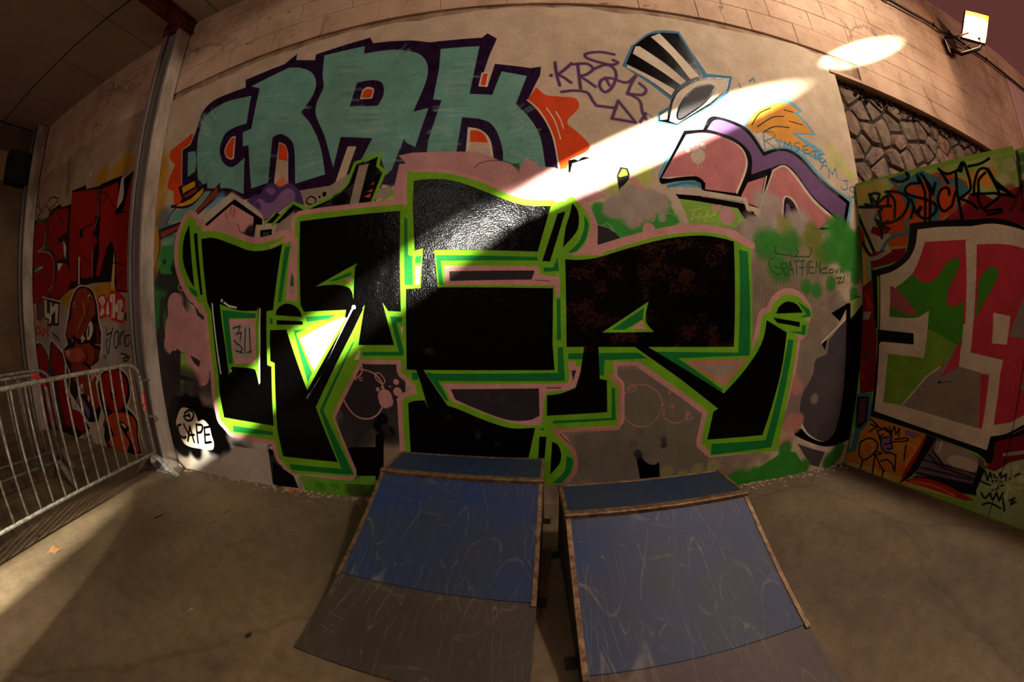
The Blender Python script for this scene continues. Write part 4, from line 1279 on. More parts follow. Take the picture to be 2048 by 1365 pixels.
LEFT = '''B ochre 123 0.8 -5154,3413 -4966,3405 -4696,3374 -4501,3403 -4305,3388 -4626,3417 -4751,3264
B cream 43 0.7 -5466,3542
B ochre 103 0.8 -8172,3144 -8181,2865 -8289,2181 -8003,1965 -7012,3330
B ochre 163 0.8 -4777,1981 -4511,2010 -6097,2005 -5900,2053
B grayg 105 0.5 -6401,4292
B grayg 104 0.5 -6371,4183
B grayg 103 0.5 -6345,4076
B grayg 102 0.5 -6321,3971
B grayg 101 0.5 -6299,3869
B grayg 100 0.5 -6281,3768
B grayg 99 0.5 -6265,3670
B grayg 99 0.5 -6251,3572
B grayg 98 0.5 -6240,3477
P ochre -6240,1928 -5837,2068 -5164,2021 -4510,2047 -4522,1825 -5072,1872 -5483,2075
B dksp 50 0.6 -8383,4001 -8395,3766 -8225,3381 -8237,3212
P black -8062,2681 -7994,3251 -7780,3347 -7479,3392 -7333,3321 -7002,3290 -6949,3381 -6479,3373 -6428,3313 -6018,3266 -6056,3465 -5559,3419 -5541,3358 -5121,3295 -5076,3306 -4505,3271 -4507,3201 -4234,3258 -4119,1862 -4515,1917 -4553,2033 -5161,2081 -5962,2081 -6522,1951 -6820,2024 -7286,1735 -7596,1779 -7553,2010 -8029,2130 -8163,2446
P redor -7911,2687 -7925,3154 -7635,3317 -7064,3226 -7076,3100 -7073,2845 -7458,2858 -7451,2804 -6900,2742~ -6655,2582~ -6610,2337~ -6810,2120 -7372,1996 -7358,1816 -7498,1799 -7485,2031 -7881,2091 -8063,2325 -7956,2557 -7297,2473 -7127,2526 -7302,2601 -7857,2599
P redor -6954,3254 -6639,3324 -6114,3229 -6105,2890 -6469,2863 -6459,2790 -6120,2777 -6193,2537 -6579,2547 -6588,2668 -6909,2818
P redor -6430,2455 -6089,2454 -5862,2224 -6094,2050 -6481,1994 -6739,2041 -6810,2120 -6574,2238
P redor -6048,3439 -5538,3346 -5160,3262 -5075,2883 -5174,2736 -5194,2699 -5032,2588 -5171,2488 -5185,2165 -5370,2166 -5537,2186 -5603,2493 -5687,2462 -5700,2162 -5926,2188 -6001,2576 -6028,2990
P black -5632,2834 -5530,2825 -5513,2714 -5627,2724
P redor -5058,3237 -4591,3212 -4544,3010 -4590,2813 -4405,2803 -4249,3243 -4151,2167 -4252,1892 -4493,1934 -4516,2348 -4658,2523 -4783,2427 -4961,2138 -5059,2159 -4972,2457 -5021,2789 -5035,3041
P black -5156,2921 -5001,2868 -4996,2683 -5123,2727
P cream -4518,3244 -4465,3240 -4418,2980~ -4559,2875
P cream -7710,2539 -7171,2570 -7144,2528 -7615,2535
P cream -6468,2508 -6223,2473 -6428,2385
P cream -6254,2801 -6108,2684 -6124,2504 -6198,2607
P yelc -4561,2393 -4531,2199 -4556,1959 -4642,1977
P cream -5648,2478 -5590,2469 -5596,2108 -5642,2113
S cream 10 0 -5109,3249 -5069,2902 -5159,2734
S cream 13 0 -7076,3100 -7115,2852 -7454,2831 -6898,2729~ -6615,2528~ -6649,2247~ -6888,2151
S cream 20 0 -7985,2072 -7553,2010 -7549,1776
S cream 10 0 -5171,2488 -5185,2144
S black 12 0 -5052,3214 -4842,3100 -4628,2910
S black 14 0 -5530,2825 -5214,2828
S black 13 0 -5487,2454 -5213,2310
S black 11 0 -4866,2224 -4685,2277 -4306,2188
S black 20 0 -7806,2431 -7476,2405
S black 11 0 -4577,2859 -4283,2777
S black 17 0 -6635,3310 -6297,3044
S black 20 0 -7904,3041 -7424,2931
S black 13 0 -4961,3024 -4884,3089
S black 11 0 -4511,2010 -4305,2133
S black 19 0 -8013,3507~ -7701,3550~ -7918,3655~ -7639,3757 -7467,3497~ -7572,3412~ -7217,3494~ -6935,3584~ -6613,3480~ -6742,3435~ -7031,3399
S black 21 0 -8039,3428 -7830,3523~ -7895,3426
S black 14 0 -7235,3551 -6949,3381
S grape 20 0 -7800,3712 -7323,3438
P lgray -8131,1502 -6859,1580 -6000,1863 -5135,1797 -4927,1578 -4302,1546 -4301,1095 -4657,530 -4391,535 -4390,237 -4590,-52 -5706,-163 -5918,94 -6542,-102 -6770,-111 -9180,-223 -8658,914
P black -7198,2097 -6368,1956 -6482,1620 -6811,1646 -6849,1619 -7038,1647 -6955,1722 -7179,1774
P cream -7101,2048 -6970,2027 -6997,1842 -6838,1821 -6814,1984 -6722,1967 -6731,1901 -6573,1945 -6429,1924 -6532,1660 -6621,1665 -6607,1834 -6719,1785 -6778,1808 -6796,1713 -6869,1668 -6950,1682 -6887,1737 -7109,1780
S black 18 0 -6938,2024 -6965,1840
S black 17 0 -6814,1984 -6859,1813
S black 17 0 -6607,1834 -6750,1787
S cream 21 0 -7198,2097 -6368,1956
S redt 33 6 -8071,1555 -7986,1704 -7883,1634 -7751,1681 -7803,1556
S redt 32 6 -7696,1658 -7729,1543
S redt 31 6 -7458,1647~ -7610,1633~ -7634,1550~ -7502,1541
S redt 31 6 -7403,1634 -7453,1533 -7366,1581 -7313,1518
S redt 30 6 -7248,1627 -7295,1507 -7164,1553~ -7237,1616
S redt 29 6 -7148,1612 -7044,1499 -7017,1597
S redt 29 5 -6940,1642 -7030,1548
B redt 22 0.9 -6998,1497
P redt -5046,1869 -4964,1917 -4812,1911 -4762,1845 -4665,1935 -4460,1915 -4287,1819 -4311,1735 -4350,1548 -4630,1593 -4747,1653 -4958,1626 -5029,1678
P cream -5007,1866 -4927,1898 -4833,1890 -4801,1818 -4881,1777 -4834,1697 -4954,1657 -4988,1691 -4918,1780
P cream -4766,1799 -4727,1827 -4708,1673 -4801,1664 -4791,1740
P cream -4668,1898 -4529,1892 -4558,1753 -4466,1820 -4368,1812 -4341,1751 -4414,1684 -4334,1664 -4378,1579 -4508,1601 -4498,1675 -4547,1693 -4574,1620 -4661,1625 -4624,1788 -4691,1824
S redt 12 0 -4930,1859 -4876,1824 -4947,1704
S redt 11 0 -4486,1792 -4440,1744 -4483,1659
S redt 11 0 -4600,1861 -4624,1638
S black 17 4 -4823,1526 -4822,1433 -4689,1459
S black 17 4 -4645,1503 -4740,1385 -4812,1231~ -4848,1240
S black 17 4 -4813,1387~ -4860,1341~ -4850,1232
S black 16 3 -4513,1467~ -4604,1441~ -4643,1336~ -4622,1275~ -4546,1304 -4498,1452 -4508,1318
S black 16 3 -4448,1450 -4485,1303
S black 15 3 -4457,1406~ -4364,1462~ -4383,1286
S black 15 3 -4230,1413~ -4327,1402~ -4357,1330~ -4317,1293~ -4244,1342
S black 15 3 -4499,1214~ -4371,1198~ -4318,1154~ -4422,1124~ -4447,1154~ -4279,1183
P cream -8294,1103 -8130,1281~ -7759,1405~ -7384,1407~ -7066,1231 -6972,1408 -6864,1444 -6352,1263 -6341,1059 -6248,593 -6264,459 -6070,437 -5818,273 -5426,347 -5303,428 -5706,-163 -5807,125 -6138,48 -6528,-80 -6740,-66 -6899,-44 -7673,-49 -8061,480 -8128,926
P black -8219,1081 -8056,1259~ -7689,1383~ -7391,1387~ -7133,1231~ -7113,1110 -6946,1387 -6841,1414 -6421,1227 -6363,1002 -6359,587 -6386,431 -6080,417 -5812,200 -6371,0 -6983,9 -7673,-49 -7943,81 -8061,480 -8046,928
P redor -8124,1104 -7983,1236~ -7625,1350~ -7369,1346~ -7164,1150~ -7219,946 -7075,828 -7093,124 -7490,17 -7768,121 -7990,597 -8087,927
P redor -6863,1347 -6757,1383 -6440,1170 -6407,964 -6396,623 -6341,415 -6080,417 -5940,223 -6154,105 -6380,158 -6815,132 -6835,557 -6816,837 -7030,1071
P cream -5966,1931 -5731,2083~ -5453,2088~ -5159,1992~ -5013,1803 -4997,1629 -4928,1468 -4994,1265 -5154,1121 -5430,1052 -5190,891 -5155,576 -5435,328 -5839,234 -6155,468 -6539,673 -6390,1077 -6408,1264 -6208,1371 -6251,1518 -6099,1727
P black -5916,1927~ -5708,2064~ -5454,2071~ -5180,1986~ -5053,1806 -5039,1615 -4978,1470 -5027,1289 -5154,1121 -5430,1052 -5238,872 -5238,570 -5479,324 -5808,293 -6082,511 -6320,665 -6350,965 -6320,1115 -6394,1273 -6160,1352 -6228,1499 -6047,1724
P brown -5868,1905~ -5686,2036~ -5455,2051~ -5222,1973~ -5113,1811 -5106,1699 -5329,1615 -5486,1489 -5689,1411 -5805,1432~ -5920,1470 -6035,1421 -6184,1461 -6158,1569~ -5948,1701
S brownl 50 34 -5512,1893 -5488,1723~ -5709,1532
S brownd 22 8 -5501,2026 -5542,1828~ -5498,1657 -5716,1498
S brownd 19 8 -5300,1809 -5507,1607
D cream 42 -5286,1914
D black 29 -5278,1905
D cream 35 -5808,1866
D black 23 -5808,1866
P cream -5283,1629 -5217,1576~ -5235,1480~ -5353,1393 -5440,1396~ -5441,1488~ -5356,1583~
P grape -5372,1567 -5332,1549~ -5361,1451~ -5421,1420
P cream -5661,1427 -5559,1467 -5496,1406 -5632,1358
P cream -6012,1411 -5958,1419 -5945,1374
P brown -5843,1380 -5707,1343~ -5385,1353 -5231,1284~ -5077,1250 -5144,1153 -5424,1069 -5587,1119 -5788,1083~ -6136,1098~ -6343,1208~ -6374,1282~ -6187,1262 -5912,1312
P nose -6324,1263 -5967,1295~ -5632,1273~ -5560,1204~ -5824,1117~ -6127,1125~ -6293,1189~
B cream 56 0.7 -6185,1234
S black 19 4 -5591,1255~ -5475,1187~ -5593,1101
S black 16 0 -5244,1317 -5208,1219~ -5332,1087
P brownd -5164,1590 -5007,1566 -5025,1329 -5157,1332
D cream 13 -5170,1329
S black 10 0 -5224,1235 -5100,1237
D cream 13 -5126,1325
S black 10 0 -5232,1206 -5108,1208
D cream 13 -5083,1320
S black 10 0 -5241,1176 -5117,1179
D cream 13 -5040,1316
S black 10 0 -5250,1147 -5125,1150
P brown -6117,1080 -5645,1084 -5441,1018 -5238,872 -5280,567 -5542,461 -5791,711 -6125,860
P cream -5867,815 -5769,819 -5808,674 -5940,682
P black -5873,743 -5826,741 -5840,708 -5888,710
P cream -6348,1115 -6186,969 -6339,683 -6445,811
P black -6302,1059 -6255,930 -6376,719 -6399,851
P cream -5640,683 -5595,633 -5690,574 -5702,618
P vio3 -6060,660 -5883,616 -5681,449 -5787,331 -5937,502 -6179,523
S black 17 0 -5599,527 -5542,461 -5347,511
P pink -5392,1036 -5164,1088 -5238,988 -5460,848 -5466,950
P cream -5329,852 -5208,956 -5064,1024 -4745,1076~ -4480,1034~ -4352,917~ -4370,766~ -4493,605 -4385,551~ -4293,466 -4374,239 -4393,26 -4678,-31 -5395,-62 -5587,-33 -5483,235 -5295,446 -5327,649
P black -5272,838 -5126,958 -4947,1026 -4681,1054~ -4460,989~ -4388,886~ -4420,733~ -4568,584 -4430,517~ -4338,431 -4416,250 -4418,39 -4669,-13 -5345,-46 -5417,44 -5362,265 -5227,417 -5285,652
P redor -5216,823 -5091,943~ -4838,1012~ -4622,1016~ -4450,914~ -4462,761~ -4577,646 -4722,541 -4961,490 -5082,564 -5207,690
P black -4928,754~ -4840,790~ -4771,762~ -4828,679~ -4925,665~
P cream -4896,759~ -4845,777~ -4796,760 -4820,727 -4858,741
P oran2 -5235,399 -4961,490 -4664,514~ -4443,484~ -4378,412 -4441,263 -4452,68 -4563,3 -4618,161 -4696,284 -4862,383 -4748,245 -4662,139 -4797,4 -5201,0 -5330,55 -5104,188 -5279,308
P black -4865,415 -4686,383 -4592,327 -4712,249
P cream -4814,371 -4689,374 -4662,320 -4749,320
S black 15 0 -4803,355 -4716,315
P black -5244,381 -5099,275 -5042,161 -5241,225
P cream -5353,284 -5298,272 -5398,119 -5362,-3 -5472,-55 -5541,10
S black 17 0 -6806,1539 -6524,1453
S black 17 0 -6754,1499 -6482,1396
S black 12 0 -4976,1185 -4908,1154
S black 12 0 -4933,1201 -4883,1177
S black 21 0 -8071,1434 -7730,1490
S black 16 0 -6125,69 -5883,154
S black 16 0 -6069,-1 -5879,79
P dkgray -6682,24 -6528,92~ -6375,80~ -6384,-21 -6604,-28
P dkgray -4319,1663 -4271,1660 -4284,1560 -4328,1591'''
RIGHT = '''P limew -43,2558 1361,2539 1470,2516 1407,2100 -72,2323
B limed 59 0.5 196,2502 49,2394 1190,2485 1264,2506 932,2484 428,2526 742,2516 1280,2404
B cream 47 0.5 1246,2455 1186,2358 270,2530 1116,2473
B yelsp 64 0.8 110,2486 43,2443 220,2507
B hair 30 0.8 73,2483 972,2437 1020,2446
B hair 55 0.9 1039,2395 1079,2359 1105,2410 973,2388
P wall2 33,2362 287,2314 254,1937 80,1932
P oran2 170,2302 343,2479 422,2484 742,2516 800,2503 937,2396 935,2319 867,2225 754,2165 712,2141 465,2125 410,1965 257,1980 287,2085 257,2132
P tealb 320,2552 512,2571 514,2517 402,2499 346,2423 423,2494 562,2548 606,2559 734,2467 744,2526 771,2449 810,2441 877,2437 941,2356 924,2302 871,2263 854,2199 826,2203 856,2363 793,2325 748,2284 682,2135 614,2165 682,2315 650,2444 594,2488 563,2421 525,2450 526,2302 489,2257 555,2184 533,2177 441,2307 418,2376
P oran2 724,2398 786,2416 847,2364 803,2255 735,2168 701,2222
P oran2 455,2487 527,2460 528,2396 482,2374
P oran2 752,2514 771,2449 748,2424
S tealb 25 0 217,2304 178,2266~ 163,2235~ 182,2187
S tealb 28 0 460,2188 425,2151~ 439,2065 330,2068~ 249,2024~ 198,1954
P wine 711,2131 896,2230 943,2308 1017,2305 1098,2237 1255,2293 1333,2306 1300,2027 976,2116
B winel 46 0.6 875,2215 1218,2281 813,2176
P wine 133,2172 268,2131 277,2097 184,2076 105,2120
P wine 80,1932 198,1954 409,1954 394,1872 249,1830 98,1807
S lgray 38 0 42,1890 137,1893~ 208,1920~ 266,1947
S lgray 34 0 65,1866 84,1730 88,1530
P hair -2,1974 56,1923 42,1890 47,1676 -1,1666 -33,1851
P redd -72,2323 -5,2241 45,2117 56,1934 2,2031
P wine 11,1643 119,1729 135,1310 16,1304
P redd 23,1621 70,1564 119,1453 48,1452
P lgray 24,1429 96,1430 74,1363 15,1321
S black 26 0 -13,2348 39,2187~ 128,1949
S black 23 0 27,2039 80,1932
P black 92,1808 144,1771 154,1289 125,1287
S black 23 5 83,2376 152,2350 141,2450~ 222,2439~ 175,2346 288,2413~ 288,2325
S black 23 5 27,2364 151,2339~ 311,2320
S black 22 5 293,2446 349,2357~ 333,2218
S black 23 5 130,2459 229,2302
S black 22 5 282,2448~ 370,2429~ 451,2380~ 464,2314~ 387,2210~ 250,2177~ 162,2224
S black 22 5 205,2295~ 212,2205 206,2062
S black 22 5 176,2188 279,2129
S black 22 5 274,2195 191,2164
S black 21 5 489,2341 502,2275~ 472,2197
S black 21 5 503,2286 517,2221 553,2266
S black 21 5 568,2525 574,2461 495,2467~ 446,2424~ 493,2372~ 611,2318~ 676,2266~ 669,2207~ 594,2168~ 536,2207~ 564,2265
S black 20 5 580,2501 609,2380 580,2129
S black 20 5 617,2503 649,2372 615,2115
S black 20 5 601,2528 664,2400 667,2349 699,2434
S black 19 5 793,2325~ 790,2375~ 740,2375~ 702,2312~ 712,2230~ 748,2205~ 801,2236 843,2336
S black 19 5 741,2537~ 797,2484~ 897,2501~ 933,2542
S black 20 5 760,2502~ 796,2414
S black 19 4 866,2489 852,2334 866,2130
S black 19 4 940,2531 957,2401~ 946,2327~ 864,2283 952,2231 984,2189
S black 18 4 968,2285~ 991,2385~ 1032,2462~ 1086,2460~ 1118,2380~ 1146,2329
S black 18 4 964,2506 1049,2507~ 1117,2529
S black 18 4 1095,2459 1124,2360 1145,2256~ 1057,2197~ 1020,2184~ 999,2243 997,2299
S black 18 4 960,2296 1113,2280 1255,2231
S black 18 4 1126,2369 1246,2232
S black 18 4 1073,2435~ 1020,2389~ 1008,2307
S black 18 4 1035,2163 1151,2161
S black 18 4 1050,2134 1148,2140
S black 22 5 479,2568~ 493,2522~ 414,2507~ 353,2544
P ink 916,2556 944,2550 911,2469 866,2489
P black 1105,2466 1142,2357 1246,2232 1135,2312
S wined 21 8 1319,2326 1251,2205~ 1209,2141
B black 8 0.9 1278,2141
B greensd 34 0.7 1339,2490 1329,2412
S black 12 11 1312,2532 1305,2372 1297,2260
P ink 166,1727 92,1786 156,1798~ 283,1828~ 396,1903~ 435,2024~ 456,2147 510,2149 692,2139~ 930,2117~ 1135,2097~ 1299,2019 1422,512 1371,697 1281,623 1194,564 1212,377 1091,440 679,482 172,512 165,913
P cream 515,2092 688,2090~ 925,2067 1044,2071~ 1131,2057~ 1257,2014~ 1329,1974 1402,757 1344,700~ 1253,625~ 1157,583 1153,479 778,508~ 200,565 177,1181 172,1743 292,1774~ 414,1850~ 484,1957~
P rose2 569,1987 876,1974 867,1237 848,1179 820,1176 744,965 507,1410 311,1625 453,1740 509,1843~
P rose2 956,1932 1095,1925~ 1223,1901~ 1321,1857 1390,816 1350,781 1271,712 1162,669 1139,904 1154,1129 921,1158 928,1379 942,1698
P green2 453,1745 504,1692~ 556,1671~ 616,1679~ 667,1726~ 728,1810~ 778,1840~ 816,1842~ 826,1804~ 803,1740~ 754,1656~ 725,1561~ 735,1504~ 774,1484~ 821,1505~ 849,1534 858,1236 813,1204 583,1313 578,1422 466,1388~ 259,1391 259,1477 506,1420 311,1636 388,1686~
P rosed 261,1653 300,1636 511,1425 422,1407 262,1477
P cream 568,1437 588,1452 583,1313 575,1077 265,1080 185,1071 179,1378 259,1391 466,1383~
P ink 154,1278 471,1266 477,1177 195,1177 163,1135
P green3 583,1313 817,1204 796,1117 595,933 428,666 268,660 263,1080 569,1077 579,1213
P gray4 777,1115 847,1046 1009,1021 1051,620 440,663 607,924 717,1030
P rose2 846,1198 847,1046 721,947 818,1195
P rose2 1010,1016 1071,1016 1084,623 1053,625
P green2 1087,1756~ 1025,1759~ 960,1671 941,1407 997,1517~ 1085,1677~ 1095,1730~
P cream 1066,1450 1184,1431 1172,1236 1069,1236
P gray4 1270,1565 1315,1607 1329,1283 1179,1293 1211,1402
P gray4 1283,945 1313,1001 1357,1025 1369,941
P cream 855,1362 911,1365 921,1153 1155,1120 1148,1031 1158,668 1088,624 1071,1020 847,1046
P ink 1155,573 1281,623~ 1368,688 1412,706 1425,647 1333,589~ 1207,548 1212,377 1161,391 1154,477
B black 5 0.9 426,989 776,682
B black 10 0.9 713,906
S black 3 2 713,906 808,925
B black 6 0.9 826,1529
P wine 14,1357 133,1362 152,1219 174,740 45,693 -2,1013
B winel 47 0.7 71,1021 52,962
B grape 35 0.8 70,1032
B redd 36 0.8 51,846
P tealb 9,686 152,725 173,578 173,437 101,345 93,130 -7,97 19,234 34,363
P ink 24,665 134,681 145,454 85,365 56,382 29,546
P grape 40,644 117,666 131,462 64,409
S cream 9 0 40,365 31,174
P oran3 184,511 680,479 613,285 567,14 79,-43 -33,88 100,158 114,349
P yelsp 62,29 312,67 555,58 982,101 1187,92 1097,58 3,-72
P vio3 495,474 639,468 584,420 503,432
P vio3 301,341 406,405 420,283 399,217 331,255
B oranl 45 0.8 189,224 559,279 583,320 533,144 358,83
S yelc 10 4 156,263~ 213,292~ 250,230~ 213,170~ 158,189~ 156,263
S yelc 10 3 477,288~ 521,347~ 597,358~ 619,309~ 579,240~ 573,170
S ink 13 2 120,252~ 196,311~ 273,298~ 287,230~ 233,139~ 179,96~ 127,154~ 120,252
S ink 13 2 274,177 340,211~ 278,215 297,-1
S ink 13 2 286,181 355,95 400,62
S ink 13 2 344,140~ 398,170~ 450,151 488,93 465,238 394,239
S ink 13 2 317,381~ 289,338~ 366,371
S ink 13 2 251,410 303,330 331,255~ 385,225
S ink 13 2 346,296~ 400,323~ 420,283~ 376,269
S ink 13 2 177,485 256,447 185,368
S ink 13 2 185,440 283,430 391,424 397,334
S ink 12 2 408,337 535,385~ 521,403~ 426,365
S ink 12 2 360,462 382,410 405,473 428,411 450,474 454,396
S ink 13 2 329,442 346,412
S ink 13 2 276,405~ 329,442~ 386,389
S ink 12 2 532,350 544,218
S ink 14 2 181,84 174,5
S ink 13 2 388,57 391,-3
P ink 680,479 766,470 755,328 636,99 548,-5 581,91 661,366
P redd 670,476 687,470 641,260 587,69 564,25 565,109
S oran3 6 5 667,465 627,322
P vio4 766,470 944,446 1148,404 1181,315 1136,198 1072,144 660,96 689,242
P washl 770,450 830,456 994,440 1110,403 1127,298 1032,288 869,289 768,364
P creamd 887,342~ 958,383~ 1088,376~ 1118,335~ 1084,279~ 986,273~ 908,301~
S white2 14 10 811,451 807,376
S ink 12 6 758,361 862,276
S ink 12 6 705,269 1112,283
S ink 12 6 700,201 1107,230
S ink 12 6 735,322 836,256 1122,245
S ink 12 6 669,145 1061,183
S ink 12 6 713,149 1136,198
P ink 1122,356 1176,333 1176,129 1004,98 636,99 857,176 1118,192
P redd 582,44 721,118~ 933,127~ 1169,85 1097,58 890,56 741,45
S oran3 15 10 648,57 827,88~ 1012,69
S yelsp 9 7 633,28 784,50~ 959,38
P wine 1197,552 1376,651 1483,693 1527,510 1365,456 1248,345 1162,349 1212,413
S lgray 26 3 1278,479 1404,532
P mint 1176,333 1248,345 1326,436 1519,543 1689,4 1211,16 1155,164
B cream 36 0.6 1377,413 1432,345 1302,352
S ink 13 4 1178,324 1213,265 1216,326 1251,268
S ink 13 4 1244,325 1277,276 1285,347 1311,287
S ink 13 4 1309,326 1330,351 1334,304 1365,324
S ink 13 4 1152,245 1241,234
S ink 13 4 1269,204 1327,263
S ink 12 4 1377,347 1414,377
S ink 13 4 1196,158~ 1234,130~ 1258,179 1289,140~ 1301,195 1334,146 1343,209
S ink 13 4 1231,77 1280,106~ 1360,95
S ink 13 4 1402,171 1430,200 1419,147 1446,177
S ink 13 4 1354,173 1392,87
S cream 7 6 1228,280 1401,326
S cream 7 6 1242,334 1419,235
S cream 7 6 1209,213 1458,287
S cream 7 6 1324,407 1385,165
S cream 7 6 1382,396 1368,158
S cream 7 6 1292,320 1278,207'''

FX0, FX1, FZ1 = -3.78, 3.12, 3.98
cf = Canvas(FX0, FX1, 0, FZ1, 380, PAL['plaster'])
cf.draw(FRONT)
LX0, LX1, LZ1 = -8.1, -3.6, 4.1
cl = Canvas(LX0, LX1, 0, LZ1, 260, (176, 150, 122))
cl.draw(LEFT)
HL, HZ = 1.9, 2.62
ch = Canvas(0, HL, 0, HZ, 420, PAL['limed'])
ch.draw(RIGHT)

M = {}
M['front'] = painted('mural_paint', cf, 0.6)
M['left'] = painted('red_mural_paint', cl, 0.7)
M['hoard'] = painted('hoarding_paint', ch, 0.6)
M['mortar'] = mat('mortar', (176, 148, 120), 0.95, scale=4, c2=(110, 86, 66))


def blockmat():
    t = NT('painted_block')
    v = t.pos()
    c = t.ramp(t.noise(1.3, 9, 0.68, v), (0.32, lin((158, 128, 100))), (0.5, lin((196, 164, 134))), (0.68, lin((216, 186, 158))))
    sp = t.ramp(t.noise(7, 6, 0.75, t.pos((1.0, 1, 2.2))), (0.33, (0.30, 0.24, 0.20)), (0.40, (1, 1, 1)))
    c = t.mix(0.85, c, sp, 'MULTIPLY')
    vr = t.n('ShaderNodeTexVoronoi', feature='DISTANCE_TO_EDGE')
    vr.inputs['Scale'].default_value = 0.9
    t.l(t.mix(0.35, v, t.noise(2.2, 6, 0.7, v, 'Color')), vr.inputs['Vector'])
    ck = t.ramp(vr.outputs['Distance'], (0.0, (0.3, 0.24, 0.2)), (0.012, (1, 1, 1)))
    mk = t.ramp(t.noise(1.1, 3, 0.5, v), (0.5, (0, 0, 0)), (0.6, (0.8, 0.8, 0.8)))
    c = t.mix(mk, c, t.mix(1.0, c, ck, 'MULTIPLY'))
    t.l(c, t.b.inputs['Base Color'])
    t.b.inputs['Roughness'].default_value = 0.9
    t.bump(t.noise(24, 7, 0.7, v), 0.5, 0.012)
    return t.m


M['block'] = blockmat()
M['stone_a'] = mat('stone_brown', (128, 104, 84), 0.95, scale=9, c2=(74, 58, 46), bump=0.8, bscale=22)
M['stone_b'] = mat('stone_rust', (142, 100, 74), 0.95, scale=11, c2=(84, 56, 42), bump=0.8, bscale=26)
M['stone_c'] = mat('stone_grey', (124, 106, 84), 0.95, scale=8, c2=(70, 58, 44), bump=0.8, bscale=22)
M['soil'] = mat('dark_soil_mortar', (52, 40, 32), 1.0, scale=14, c2=(24, 18, 14), bump=0.9, bscale=30)
M['galv'] = mat('galvanised_steel', (186, 184, 172), 0.5, 0.35, scale=30, c2=(112, 114, 108), bump=0.1, bscale=120)
M['galv2'] = mat('dull_galvanised_steel', (150, 146, 134), 0.55, 0.3, scale=30, c2=(90, 90, 84), bump=0.1, bscale=120)
M['flange'] = mat('grey_steel_paint', (134, 126, 118), 0.6, 0.1, scale=4, c2=(104, 98, 92), bump=0.15, bscale=14, stretch=(1, 1, 0.2))
M['whitesteel'] = mat('white_steel_paint', (190, 182, 168), 0.55, 0.1, scale=5, c2=(138, 126, 112), bump=0.2, bscale=20, stretch=(1, 1, 0.3))
M['rust'] = mat('red_lead_paint', (120, 40, 20), 0.8, 0.1, scale=9, c2=(58, 22, 14), bump=0.3)
M['ceil'] = mat('ceiling_board', (184, 172, 154), 0.9, scale=1.6, c2=(170, 158, 142), bump=0.1)
M['ceiljoint'] = mat('ceiling_joint', (40, 32, 26), 0.95)
M['darksteel'] = mat('dark_lamp_metal', (46, 40, 36), 0.5, 0.5, scale=20)
M['cable'] = mat('black_cable', (22, 20, 20), 0.7, scale=20, bump=0)
M['leftw'] = mat('bare_side_wall', (120, 96, 70), 0.9, scale=1.2, c2=(84, 66, 48), bump=0.5, bscale=18)
M['pale'] = mat('pale_side_wall', (172, 140, 96), 0.9, scale=1.2, c2=(140, 112, 76), bump=0.3, bscale=18)
M['dark'] = mat('black_duct_metal', (20, 16, 14), 0.8, scale=6)
M['hback'] = mat('hoarding_edge', (120, 112, 90), 0.9, scale=10, c2=(80, 72, 56))
M['ply'] = mat('ramp_plywood_side', (66, 50, 36), 0.85, scale=6, c2=(34, 26, 20), bump=0.3, stretch=(1, 1, 6))
M['angle'] = mat('worn_steel_angle', (150, 122, 88), 0.5, 0.55, scale=26, c2=(84, 60, 40), bump=0.4, bscale=60)
M['leaf'] = mat('dry_leaf', (160, 116, 70), 0.9, scale=40, c2=(110, 70, 38))
M['crumb'] = mat('plaster_crumb', (196, 180, 150), 0.95, scale=40, c2=(130, 110, 90))
M['redchip'] = mat('orange_plastic', (214, 92, 30), 0.6, scale=30)
M['sticker'] = mat('red_sticker', (214, 30, 26), 0.4, scale=20, var=0.1, bump=0)
M['lettering'] = mat('white_lettering', (240, 236, 226), 0.5, scale=20, var=0.05, bump=0)
M['moss'] = mat('green_overspray_rubble', (70, 130, 44), 0.95, scale=30, c2=(44, 70, 26), bump=0.6)


def concrete():
    t = NT('floor_concrete')
    v = t.pos()
    a = t.ramp(t.noise(0.9, 10, 0.62, v), (0.32, lin((88, 74, 56))), (0.5, lin((114, 98, 74))), (0.7, lin((140, 122, 96))))
    b = t.ramp(t.noise(14, 8, 0.7, v), (0.35, (0.72, 0.70, 0.68)), (0.6, (1.0, 1.0, 1.0)))
    c = t.mix(0.9, a, b, 'MULTIPLY')
    st = t.ramp(t.noise(2.3, 4, 0.5, v), (0.60, (1, 1, 1)), (0.74, (0.70, 0.62, 0.54)))
    c = t.mix(0.8, c, st, 'MULTIPLY')
    vr = t.n('ShaderNodeTexVoronoi', feature='DISTANCE_TO_EDGE')
    vr.inputs['Scale'].default_value = 0.42
    wv = t.mix(0.22, v, t.noise(1.6, 5, 0.6, v, 'Color'))
    t.l(wv, vr.inputs['Vector'])
    ck = t.ramp(vr.outputs['Distance'], (0.0, (0.45, 0.42, 0.4)), (0.006, (1, 1, 1)))
    c = t.mix(0.45, c, ck, 'MULTIPLY')
    t.l(c, t.b.inputs['Base Color'])
    t.b.inputs['Roughness'].default_value = 0.72
    t.bump(t.noise(26, 8, 0.7, v), 0.35, 0.008)
    return t.m


M['floor'] = concrete()


